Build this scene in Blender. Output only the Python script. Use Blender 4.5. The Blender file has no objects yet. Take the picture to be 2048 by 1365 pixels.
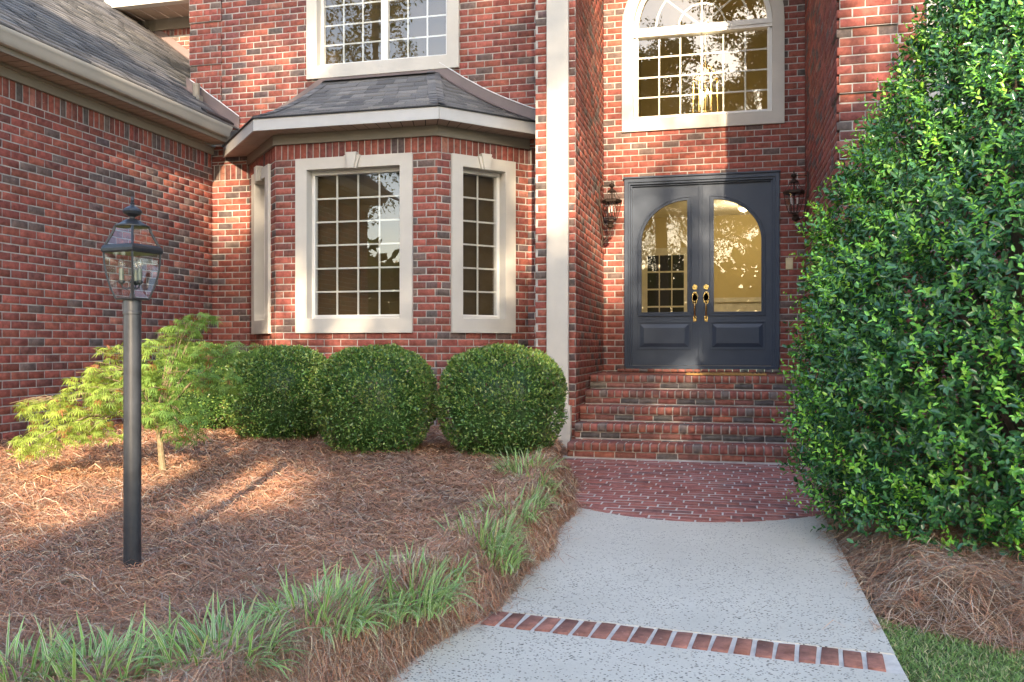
import bpy, math, random
import numpy as np
from mathutils import Vector

# ------------------------------------------------------------------ camera, sky, sun, exposure
SC = bpy.context.scene
COL = SC.collection
R = math.radians
THETA = R(13.95)
FPX = 1735.0
ZC = 1.25
cam = bpy.data.cameras.new('camera')
cam.sensor_width = 36.0
cam.lens = 36.0 * FPX / 2048.0
cam.shift_y = 10.5 / 2048.0
cam.clip_start = 0.05
cam.clip_end = 2000.0
camo = bpy.data.objects.new('camera', cam)
COL.objects.link(camo)
camo.location = (0, 0, ZC)
camo.rotation_euler = (math.pi / 2, 0, THETA)
SC.camera = camo

SUN_EL = R(21.5)
LH = Vector((-0.262, 0.965, 0.0)).normalized()           # horizontal travel of the light
LIGHT = Vector((LH.x * math.cos(SUN_EL), LH.y * math.cos(SUN_EL), -math.sin(SUN_EL)))
world = bpy.data.worlds.new('World')
SC.world = world
world.use_nodes = True
wn = world.node_tree
bg = wn.nodes['Background']
sky = wn.nodes.new('ShaderNodeTexSky')
sky.sky_type = 'NISHITA'
sky.sun_disc = False
sky.sun_elevation = SUN_EL
sky.sun_rotation = math.atan2(-LH.x, -LH.y)
sky.air_density = 1.0
sky.dust_density = 1.4
sky.ozone_density = 0.5
wn.links.new(sky.outputs[0], bg.inputs[0])
bg.inputs[1].default_value = 0.15
sl = bpy.data.lights.new('sun', 'SUN')
sl.energy = 3.5
sl.angle = R(0.55)
sl.color = (1.0, 0.80, 0.56)
so = bpy.data.objects.new('sun', sl)
COL.objects.link(so)
so.location = (8, -20, 12)
so.rotation_euler = LIGHT.to_track_quat('-Z', 'Y').to_euler()
SC.view_settings.view_transform = 'Standard'
SC.view_settings.look = 'None'
SC.view_settings.exposure = 2.28
SC.view_settings.gamma = 1.0
SC.cycles.max_bounces = 5
SC.cycles.diffuse_bounces = 2
SC.cycles.glossy_bounces = 3
SC.cycles.transmission_bounces = 3
SC.cycles.transparent_max_bounces = 8

rng = np.random.default_rng(7)
random.seed(7)
ST, CT = math.sin(THETA), math.cos(THETA)


def at(u, v, d):
    """world point seen at photo pixel (u, v) at depth d along the view axis"""
    xc = (u - 1024) / FPX
    return Vector((d * (-ST + xc * CT), d * (CT + xc * ST), ZC + d * (693 - v) / FPX))


def px(p):
    d = -p[0] * ST + p[1] * CT
    return (1024 + FPX * (p[0] * CT + p[1] * ST) / d, 693 - FPX * (p[2] - ZC) / d, d)


# ------------------------------------------------------------------ material helpers
def new_mat(name):
    m = bpy.data.materials.new(name)
    m.use_nodes = True
    return m, m.node_tree, m.node_tree.nodes['Principled BSDF']


def nd(nt, typ, **kw):
    n = nt.nodes.new(typ)
    for k, v in kw.items():
        if k.startswith('i_'):
            n.inputs[k[2:]].default_value = v
        else:
            setattr(n, k, v)
    return n


def noise(nt, scale, detail=3.0, rough=0.55, vec=None):
    n = nt.nodes.new('ShaderNodeTexNoise')
    n.inputs['Scale'].default_value = scale
    n.inputs['Detail'].default_value = detail
    n.inputs['Roughness'].default_value = rough
    if vec is not None:
        nt.links.new(vec, n.inputs['Vector'])
    return n


def ramp(nt, fac, stops):
    r = nt.nodes.new('ShaderNodeValToRGB')
    nt.links.new(fac, r.inputs[0])
    e = r.color_ramp.elements
    while len(e) < len(stops):
        e.new(0.5)
    for k, (p, c) in enumerate(stops):
        e[k].position = p
        e[k].color = (c, c, c, 1) if not isinstance(c, tuple) else (c[0], c[1], c[2], 1)
    return r


def mixc(nt, a, b, fac, blend='MIX'):
    m = nt.nodes.new('ShaderNodeMix')
    m.data_type = 'RGBA'
    m.blend_type = blend
    for sock, val in ((m.inputs[6], a), (m.inputs[7], b), (m.inputs[0], fac)):
        if isinstance(val, (int, float)):
            sock.default_value = val
        elif isinstance(val, tuple):
            sock.default_value = (val[0], val[1], val[2], 1)
        else:
            nt.links.new(val, sock)
    return m.outputs[2]


def bump(nt, bsdf, h, strength, dist):
    b = nt.nodes.new('ShaderNodeBump')
    b.inputs['Strength'].default_value = strength
    b.inputs['Distance'].default_value = dist
    nt.links.new(h, b.inputs['Height'])
    nt.links.new(b.outputs[0], bsdf.inputs['Normal'])


def geo_pos(nt):
    return nt.nodes.new('ShaderNodeNewGeometry').outputs['Position']


def mat_plain(name, col, rough=0.6, metal=0.0, nscale=8.0, var=0.12, bmp=0.0, bscale=80.0, spec=0.5):
    m, nt, b = new_mat(name)
    P = geo_pos(nt)
    n = noise(nt, nscale, 4.0, 0.6, P)
    r = ramp(nt, n.outputs['Fac'], [(0.3, 1 - var), (0.7, 1 + var)])
    c = mixc(nt, col, r.outputs[0], 1.0, 'MULTIPLY')
    nt.links.new(c, b.inputs['Base Color'])
    b.inputs['Roughness'].default_value = rough
    b.inputs['Metallic'].default_value = metal
    b.inputs['Specular IOR Level'].default_value = spec
    if bmp:
        n2 = noise(nt, bscale, 4.0, 0.6, P)
        bump(nt, b, n2.outputs['Fac'], bmp, 0.004)
    return m


def mat_attr(name, rough=0.8, nscale=30.0, var=0.2, fleck=None, bmp=0.0, bscale=120.0, trans=0.0, spec=0.4, coat=0.0):
    """colour from the mesh attribute Col, broken up with noise"""
    m, nt, b = new_mat(name)
    P = geo_pos(nt)
    a = nt.nodes.new('ShaderNodeAttribute')
    a.attribute_name = 'Col'
    n = noise(nt, nscale, 4.0, 0.65, P)
    r = ramp(nt, n.outputs['Fac'], [(0.28, 1 - var), (0.72, 1 + var)])
    c = mixc(nt, a.outputs['Color'], r.outputs[0], 1.0, 'MULTIPLY')
    if fleck:
        n3 = noise(nt, fleck[1], 5.0, 0.7, P)
        r3 = ramp(nt, n3.outputs['Fac'], [(fleck[2], 0.0), (fleck[2] + 0.07, fleck[3])])
        c = mixc(nt, c, fleck[0], r3.outputs[0])
    nt.links.new(c, b.inputs['Base Color'])
    b.inputs['Roughness'].default_value = rough
    b.inputs['Specular IOR Level'].default_value = spec
    b.inputs['Coat Weight'].default_value = coat
    b.inputs['Coat Roughness'].default_value = 0.2
    if bmp:
        n2 = noise(nt, bscale, 5.0, 0.7, P)
        bump(nt, b, n2.outputs['Fac'], bmp, 0.004)
    if trans > 0:
        t = nt.nodes.new('ShaderNodeBsdfTranslucent')
        tc = mixc(nt, c, (1.0, 1.0, 0.45), 1.0, 'MULTIPLY')
        nt.links.new(tc, t.inputs[0])
        ms = nt.nodes.new('ShaderNodeMixShader')
        ms.inputs[0].default_value = trans
        nt.links.new(b.outputs[0], ms.inputs[1])
        nt.links.new(t.outputs[0], ms.inputs[2])
        nt.links.new(ms.outputs[0], nt.nodes['Material Output'].inputs[0])
    return m


def mat_glass(name, tint, base=0.09, rough=0.0, wavy=0.0):
    m, nt, b = new_mat(name)
    nt.nodes.remove(b)
    tr = nt.nodes.new('ShaderNodeBsdfTransparent')
    tr.inputs[0].default_value = (*tint, 1)
    gl = nt.nodes.new('ShaderNodeBsdfGlossy')
    gl.inputs['Roughness'].default_value = rough
    lw = nt.nodes.new('ShaderNodeLayerWeight')
    lw.inputs[0].default_value = 0.5
    p = nd(nt, 'ShaderNodeMath', operation='POWER')
    nt.links.new(lw.outputs['Facing'], p.inputs[0])
    p.inputs[1].default_value = 4.0
    q = nd(nt, 'ShaderNodeMath', operation='MULTIPLY_ADD')
    nt.links.new(p.outputs[0], q.inputs[0])
    q.inputs[1].default_value = 0.9
    q.inputs[2].default_value = base
    if wavy:
        n = noise(nt, 1.7, 2.0, 0.5, geo_pos(nt))
        bb = nt.nodes.new('ShaderNodeBump')
        bb.inputs['Strength'].default_value = wavy
        bb.inputs['Distance'].default_value = 0.02
        nt.links.new(n.outputs['Fac'], bb.inputs['Height'])
        nt.links.new(bb.outputs[0], gl.inputs['Normal'])
    ms = nt.nodes.new('ShaderNodeMixShader')
    nt.links.new(q.outputs[0], ms.inputs[0])
    nt.links.new(tr.outputs[0], ms.inputs[1])
    nt.links.new(gl.outputs[0], ms.inputs[2])
    nt.links.new(ms.outputs[0], nt.nodes['Material Output'].inputs[0])
    return m


def mat_emit(name, col, s):
    m, nt, b = new_mat(name)
    b.inputs['Emission Color'].default_value = (*col, 1)
    b.inputs['Emission Strength'].default_value = s
    b.inputs['Base Color'].default_value = (*col, 1)
    return m


def mat_concrete():
    m, nt, b = new_mat('exposed_aggregate_concrete')
    P = geo_pos(nt)
    n = noise(nt, 1.1, 8.0, 0.68, P)
    r = ramp(nt, n.outputs['Fac'], [(0.3, (0.49, 0.455, 0.395)), (0.72, (0.61, 0.57, 0.50))])
    n2 = noise(nt, 160.0, 3.0, 0.6, P)
    r2 = ramp(nt, n2.outputs['Fac'], [(0.3, 0.92), (0.7, 1.06)])
    c = mixc(nt, r.outputs[0], r2.outputs[0], 1.0, 'MULTIPLY')
    last = c
    hs = None
    for sc, lo, thr in ((74.0, 0.33, 0.50), (44.0, 0.27, 0.60)):
        # pits and dark pebbles: some Voronoi cells only, gathered in drifts
        mp = nt.nodes.new('ShaderNodeMapping')
        nt.links.new(P, mp.inputs[0])
        mp.inputs['Scale'].default_value = (1.0, 1.5, 1.0)
        mp.inputs['Rotation'].default_value = (0, 0, 0.5)
        wv = noise(nt, 25.0, 2.0, 0.5, P)
        add = nd(nt, 'ShaderNodeVectorMath', operation='MULTIPLY_ADD')
        nt.links.new(wv.outputs['Color'], add.inputs[0])
        add.inputs[1].default_value = (0.02, 0.02, 0.02)
        nt.links.new(mp.outputs[0], add.inputs[2])
        v = nt.nodes.new('ShaderNodeTexVoronoi')
        v.inputs['Scale'].default_value = sc
        nt.links.new(add.outputs[0], v.inputs['Vector'])
        rd = ramp(nt, v.outputs['Distance'], [(lo - 0.06, 1.0), (lo + 0.04, 0.0)])
        sp = nt.nodes.new('ShaderNodeSeparateColor')
        nt.links.new(v.outputs['Color'], sp.inputs[0])
        dr = noise(nt, 2.2, 3.0, 0.6, P)
        sm = nd(nt, 'ShaderNodeMath', operation='ADD')
        nt.links.new(sp.outputs[0], sm.inputs[0])
        nt.links.new(dr.outputs['Fac'], sm.inputs[1])
        sxyz = nt.nodes.new('ShaderNodeSeparateXYZ')
        nt.links.new(P, sxyz.inputs[0])
        mr = nt.nodes.new('ShaderNodeMapRange')
        nt.links.new(sxyz.outputs[1], mr.inputs[0])
        mr.inputs[1].default_value = 3.6
        mr.inputs[2].default_value = 6.2
        mr.inputs[3].default_value = 0.02
        mr.inputs[4].default_value = 0.30
        thn = nd(nt, 'ShaderNodeMath', operation='ADD')
        nt.links.new(mr.outputs[0], thn.inputs[0])
        thn.inputs[1].default_value = thr + 0.55
        gt = nd(nt, 'ShaderNodeMath', operation='GREATER_THAN')
        nt.links.new(sm.outputs[0], gt.inputs[0])
        nt.links.new(thn.outputs[0], gt.inputs[1])
        mk = nd(nt, 'ShaderNodeMath', operation='MULTIPLY')
        nt.links.new(rd.outputs[0], mk.inputs[0])
        nt.links.new(gt.outputs[0], mk.inputs[1])
        cc = ramp(nt, sp.outputs[1], [(0.0, (0.045, 0.045, 0.042)), (0.7, (0.12, 0.11, 0.10)), (1.0, (0.26, 0.20, 0.14))])
        last = mixc(nt, last, cc.outputs[0], mk.outputs[0])
        hs = mk.outputs[0] if hs is None else hs
    nt.links.new(last, b.inputs['Base Color'])
    b.inputs['Roughness'].default_value = 0.85
    b.inputs['Specular IOR Level'].default_value = 0.3
    inv = nd(nt, 'ShaderNodeMath', operation='SUBTRACT')
    inv.inputs[0].default_value = 1.0
    nt.links.new(hs, inv.inputs[1])
    ad = nd(nt, 'ShaderNodeMath', operation='ADD')
    nt.links.new(inv.outputs[0], ad.inputs[0])
    nt.links.new(n2.outputs['Fac'], ad.inputs[1])
    bump(nt, b, ad.outputs[0], 0.5, 0.003)
    return m


M = {}
M['brick'] = mat_attr('brick_face', 0.88, 17.0, 0.38, ((0.56, 0.36, 0.30), 30.0, 0.65, 0.6), 0.7, 110.0, spec=0.25)
M['mortar'] = mat_plain('mortar_joint', (0.36, 0.335, 0.305), 0.95, 0, 9.0, 0.28, 0.5, 220.0, 0.2)
M['stucco'] = mat_plain('cream_stucco', (0.53, 0.495, 0.44), 0.9, 0, 2.5, 0.06, 0.6, 260.0, 0.2)
M['vinyl'] = mat_plain('white_window_frame', (0.72, 0.70, 0.66), 0.45, 0, 3.0, 0.04)
M['taupe'] = mat_plain('taupe_painted_trim', (0.225, 0.195, 0.152), 0.55, 0, 3.0, 0.07, 0.15, 60.0)
M['fascia'] = mat_plain('pale_aluminium_fascia', (0.45, 0.435, 0.415), 0.42, 0, 3.0, 0.06)
M['gutter'] = mat_plain('beige_gutter', (0.41, 0.385, 0.34), 0.38, 0, 2.0, 0.06)
M['soffit'] = mat_plain('beige_soffit_board', (0.36, 0.285, 0.225), 0.6, 0, 5.0, 0.08)
M['flash'] = mat_plain('brown_pink_flashing', (0.145, 0.108, 0.102), 0.55, 0.0, 4.0, 0.12)
M['sealant'] = mat_plain('white_sealant_bead', (0.7, 0.7, 0.7), 0.6, 0, 20.0, 0.3)
M['blackmetal'] = mat_plain('black_metal', (0.022, 0.023, 0.027), 0.38, 0.0, 14.0, 0.3, 0.08, 90.0)
M['post'] = mat_plain('black_post_paint', (0.028, 0.030, 0.036), 0.34, 0.0, 10.0, 0.3, 0.1, 60.0)
M['bronze'] = mat_plain('dark_bronze', (0.045, 0.030, 0.022), 0.42, 0.5, 14.0, 0.3)
M['shingle'] = mat_attr('asphalt_shingle', 0.92, 120.0, 0.35, None, 0.8, 420.0, spec=0.25)
M['door'] = mat_plain('slate_blue_door_paint', (0.045, 0.062, 0.094), 0.38, 0, 3.0, 0.10, 0.06, 50.0, 0.35)
M['brass'] = mat_plain('polished_brass', (0.85, 0.62, 0.26), 0.18, 1.0, 30.0, 0.08)
M['glass'] = mat_glass('window_glass', (0.90, 0.90, 0.86), 0.11, 0.0, 0.035)
M['doorglass'] = mat_glass('door_glass', (0.95, 0.95, 0.92), 0.075, 0.0, 0.02)
M['lampglass'] = mat_glass('lantern_glass', (0.96, 0.96, 0.96), 0.10, 0.02)
M['blind'] = mat_plain('brown_blind_slat', (0.095, 0.062, 0.022), 0.7, 0, 3.0, 0.1)
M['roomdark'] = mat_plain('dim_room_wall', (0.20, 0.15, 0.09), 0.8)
M['foyer'] = mat_plain('tan_foyer_wall', (0.62, 0.50, 0.25), 0.8, 0, 1.5, 0.06)
M['whitetrim'] = mat_plain('white_interior_trim', (0.75, 0.70, 0.58), 0.5)
M['pewter'] = mat_plain('pewter_candle_sleeve', (0.20, 0.22, 0.19), 0.35, 0.6)
M['candle'] = mat_plain('ivory_candle_sleeve', (0.80, 0.78, 0.72), 0.5)
M['bulb'] = mat_glass('clear_bulb', (0.97, 0.95, 0.9), 0.12, 0.05)
M['litbulb'] = mat_emit('lit_bulb', (1.0, 0.75, 0.4), 14.0)
M['concrete'] = mat_concrete()
M['pavemortar'] = mat_plain('pale_mortar_bed', (0.55, 0.51, 0.47), 0.95, 0, 12.0, 0.2, 0.5, 200.0)
M['soil'] = mat_plain('straw_litter_base', (0.17, 0.098, 0.062), 0.95, 0, 22.0, 0.45, 1.0, 60.0)
M['needle'] = mat_attr('pine_needle', 0.62, 60.0, 0.15, None, 0, 100, 0.0, 0.35)
M['leafbox'] = mat_attr('boxwood_leaf', 0.34, 14.0, 0.25, None, 0, 100, 0.28, 0.6)
M['leafholly'] = mat_attr('holly_leaf', 0.20, 14.0, 0.2, None, 0, 100, 0.16, 0.75)
M['leafmaple'] = mat_attr('maple_leaf', 0.55, 14.0, 0.2, None, 0, 100, 0.42, 0.3)
M['blade'] = mat_attr('grass_blade', 0.5, 20.0, 0.15, None, 0, 100, 0.3, 0.35)
M['leaftree'] = mat_attr('tree_leaf', 0.55, 3.0, 0.25, None, 0, 100, 0.25, 0.3)
M['bark'] = mat_plain('bark', (0.10, 0.072, 0.05), 0.9, 0, 14.0, 0.4, 0.9, 30.0)
M['maplebark'] = mat_plain('grey_green_maple_bark', (0.17, 0.13, 0.075), 0.8, 0, 30.0, 0.35, 0.6, 60.0)
M['twig'] = mat_plain('dark_twig', (0.07, 0.05, 0.03), 0.9, 0, 30.0, 0.3)
M['lawn'] = mat_plain('lawn_turf', (0.075, 0.095, 0.035), 0.95, 0, 16.0, 0.4, 0.8, 90.0)
M['coir'] = mat_plain('coir_mat', (0.40, 0.23, 0.075), 0.95, 0, 60.0, 0.25, 1.0, 300.0)
M['coirblack'] = mat_plain('black_mat_stripe', (0.02, 0.018, 0.015), 0.95)
M['plate'] = mat_plain('cream_plate', (0.62, 0.52, 0.30), 0.4)
M['rubber'] = mat_plain('black_flashing', (0.012, 0.012, 0.013), 0.6)


# ------------------------------------------------------------------ mesh helpers
def link(o, parent=None):
    COL.objects.link(o)
    if parent is not None:
        o.parent = parent
    return o


def mesh_np(name, V, F, mat, col=None, smooth=False):
    V = np.asarray(V, dtype=np.float32).reshape(-1, 3)
    F = np.asarray(F, dtype=np.int32)
    k = F.shape[1]
    me = bpy.data.meshes.new(name)
    me.vertices.add(len(V))
    me.vertices.foreach_set('co', V.ravel())
    me.loops.add(F.size)
    me.loops.foreach_set('vertex_index', F.ravel())
    me.polygons.add(len(F))
    me.polygons.foreach_set('loop_start', np.arange(0, F.size, k, dtype=np.int32))
    me.update(calc_edges=True)
    if smooth:
        me.polygons.foreach_set('use_smooth', np.ones(len(F), dtype=bool))
    if col is not None:
        a = me.color_attributes.new('Col', 'FLOAT_COLOR', 'POINT')
        c = np.ones((len(V), 4), dtype=np.float32)
        c[:, :3] = col
        a.data.foreach_set('color', c.ravel())
    me.materials.append(mat)
    return me


class MB:
    """collects simple solids, optionally through a frame transform"""

    def __init__(s, T=None):
        s.v, s.f, s.T, s.c = [], [], T, []

    def add(s, vs, fs, col=None):
        b = len(s.v)
        if s.T:
            vs = [s.T(*p) for p in vs]
        s.v += [tuple(p) for p in vs]
        s.f += [tuple(b + i for i in f) for f in fs]
        if col is not None:
            s.c += [col] * len(vs)
        return s

    def box(s, x0, x1, y0, y1, z0, z1, col=None):
        vs = [(x0, y0, z0), (x1, y0, z0), (x1, y1, z0), (x0, y1, z0), (x0, y0, z1), (x1, y0, z1), (x1, y1, z1), (x0, y1, z1)]
        fs = [(0, 3, 2, 1), (4, 5, 6, 7), (0, 1, 5, 4), (1, 2, 6, 5), (2, 3, 7, 6), (3, 0, 4, 7)]
        return s.add(vs, fs, col)

    def bbox(s, x0, x1, y0, y1, z0, z1, r):
        """box with the four edges round its -y face chamfered by r"""
        vs = [(x0, y1, z0), (x1, y1, z0), (x1, y1, z1), (x0, y1, z1),
              (x0, y0 + r, z0), (x1, y0 + r, z0), (x1, y0 + r, z1), (x0, y0 + r, z1),
              (x0 + r, y0, z0 + r), (x1 - r, y0, z0 + r), (x1 - r, y0, z1 - r), (x0 + r, y0, z1 - r)]
        fs = [(0, 3, 2, 1), (8, 9, 10, 11)]
        for a in range(4):
            b = (a + 1) % 4
            fs += [(a, b, b + 4, a + 4), (a + 4, b + 4, b + 8, a + 8)]
        return s.add(vs, fs)

    def quad(s, a, b, c, d, col=None):
        return s.add([a, b, c, d], [(0, 1, 2, 3)], col)

    def prism(s, poly, o0, o1):
        """poly in (x, z), extruded along y from o0 to o1"""
        n = len(poly)
        vs = [(p[0], o0, p[1]) for p in poly] + [(p[0], o1, p[1]) for p in poly]
        fs = [tuple(range(n - 1, -1, -1)), tuple(range(n, 2 * n))]
        fs += [(i, (i + 1) % n, n + (i + 1) % n, n + i) for i in range(n)]
        return s.add(vs, fs)

    def ring(s, outer, inner, o0, o1):
        """flat ring between two equal-length (x, z) loops, o0 back and o1 front"""
        n = len(outer)
        vs = [(p[0], o1, p[1]) for p in outer] + [(p[0], o1, p[1]) for p in inner]
        vs += [(p[0], o0, p[1]) for p in outer] + [(p[0], o0, p[1]) for p in inner]
        fs = []
        for i in range(n):
            j = (i + 1) % n
            fs += [(i, j, n + j, n + i), (2 * n + i, i, j, 2 * n + j)[::-1], (n + i, n + j, 3 * n + j, 3 * n + i)]
        return s.add(vs, fs)

    def tube(s, pts, rad, n=8, cap=True):
        pts = [Vector(p) for p in pts]
        if isinstance(rad, (int, float)):
            rad = [rad] * len(pts)
        vs, fs = [], []
        ref = None
        for i, p in enumerate(pts):
            t = (pts[min(i + 1, len(pts) - 1)] - pts[max(i - 1, 0)]).normalized()
            if ref is None:
                ref = Vector((0, 0, 1)) if abs(t.z) < 0.9 else Vector((1, 0, 0))
            a = (ref - t * ref.dot(t)).normalized()
            ref = a
            b = t.cross(a)
            for k in range(n):
                w = 2 * math.pi * k / n
                vs.append(p + (a * math.cos(w) + b * math.sin(w)) * rad[i])
        for i in range(len(pts) - 1):
            for k in range(n):
                k2 = (k + 1) % n
                fs.append((i * n + k, i * n + k2, (i + 1) * n + k2, (i + 1) * n + k))
        if cap:
            fs.append(tuple(range(n - 1, -1, -1)))
            fs.append(tuple((len(pts) - 1) * n + k for k in range(n)))
        return s.add([tuple(v) for v in vs], fs)

    def lathe(s, prof, c=(0, 0, 0), n=20, phase=0.0):
        vs, fs = [], []
        for r, z in prof:
            for k in range(n):
                w = 2 * math.pi * k / n + phase
                vs.append((c[0] + r * math.cos(w), c[1] + r * math.sin(w), c[2] + z))
        for i in range(len(prof) - 1):
            for k in range(n):
                k2 = (k + 1) % n
                fs.append((i * n + k, i * n + k2, (i + 1) * n + k2, (i + 1) * n + k))
        fs.append(tuple(range(n - 1, -1, -1)))
        fs.append(tuple((len(prof) - 1) * n + k for k in range(n)))
        return s.add(vs, fs)

    def build(s, name, mat, parent=None, world=False, smooth=False, bevel=0.0):
        me = bpy.data.meshes.new(name)
        me.from_pydata(s.v, [], s.f)
        if s.c:
            a = me.color_attributes.new('Col', 'FLOAT_COLOR', 'POINT')
            a.data.foreach_set('color', np.array([(*c, 1.0) for c in s.c], dtype=np.float32).ravel())
        me.materials.append(mat)
        if smooth:
            me.polygons.foreach_set('use_smooth', [True] * len(me.polygons))
        me.update()
        o = link(bpy.data.objects.new(name, me), parent)
        if world and parent is not None:
            o.location = -Vector(wloc(parent))
        if smooth:
            md = o.modifiers.new('edge', 'EDGE_SPLIT')
            md.split_angle = R(38)
        if bevel:
            bv = o.modifiers.new('bevel', 'BEVEL')
            bv.width = bevel
            bv.segments = 2
            bv.limit_method = 'ANGLE'
        return o


def wloc(o):
    p = Vector((0, 0, 0))
    while o is not None:
        p += Vector(o.location)
        o = o.parent
    return p


def empty(name, loc, label=None, cat=None, group=None, kind=None, rz=0.0):
    o = bpy.data.objects.new(name, None)
    COL.objects.link(o)
    o.location = loc
    o.rotation_euler = (0, 0, rz)
    o.empty_display_size = 0.2
    tag(o, label, cat, group, kind)
    return o


def tag(o, label=None, cat=None, group=None, kind=None):
    for k, v in (('label', label), ('category', cat), ('group', group), ('kind', kind)):
        if v:
            o[k] = v
    return o


def copy_tree(o, parent=None):
    c = o.copy()
    COL.objects.link(c)
    c.parent = parent
    for ch in list(o.children):
        copy_tree(ch, c)
    return c


# ------------------------------------------------------------------ bricks
BH, BL, JT = 0.0813, 0.2096, 0.0115           # course height, module length, joint
PAL = [((0.245, 0.074, 0.055), 27), ((0.208, 0.066, 0.052), 25), ((0.280, 0.094, 0.066), 14), ((0.170, 0.066, 0.056), 15),
       ((0.105, 0.078, 0.074), 10), ((0.132, 0.092, 0.083), 10), ((0.29, 0.122, 0.090), 5)]
_pc = [p[0] for p in PAL]
_pw = np.array([p[1] for p in PAL], float)
_pw /= _pw.sum()


def brick_colour(dark=1.0):
    w = _pw.copy()
    w[4:6] *= dark
    w /= w.sum()
    c = np.array(_pc[rng.choice(len(_pc), p=w)])
    return tuple(c * rng.uniform(0.86, 1.14) * rng.uniform(0.95, 1.05, 3))


BRICKMESH = {}
NVAR = 14


def brick_mesh(l, h, t, dark):
    """a shared five-sided brick, centred on its face; local x length, y depth (face at 0), z height"""
    k = (round(l, 2), round(h, 3), round(t, 3), int(rng.integers(NVAR)), dark)
    if k in BRICKMESH:
        return BRICKMESH[k]
    l, h = k[0], k[1]
    V, F = brick_vf(l, h, t)
    me = mesh_np('brick', V, F, M['brick'], np.tile(brick_colour(dark), (len(V), 1)))
    BRICKMESH[k] = me
    return me


def brick_vf(l, h, t):
    r = 0.004
    a, b = l / 2, h / 2
    V = np.array([(-a, t, -b), (a, t, -b), (a, t, b), (-a, t, b), (-a, r, -b), (a, r, -b), (a, r, b), (-a, r, b),
                  (-a + r, 0, -b + r), (a - r, 0, -b + r), (a - r, 0, b - r), (-a + r, 0, b - r)])
    V[4:] += rng.uniform(-1, 1, (8, 3)) * np.array([0.0016, 0.0010, 0.0013])
    F = [(8, 9, 10, 11)]
    for i in range(4):
        j = (i + 1) % 4
        F += [(i, j, j + 4, i + 4), (i + 4, j + 4, j + 8, i + 8)]
    return V, np.array(F)


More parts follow.
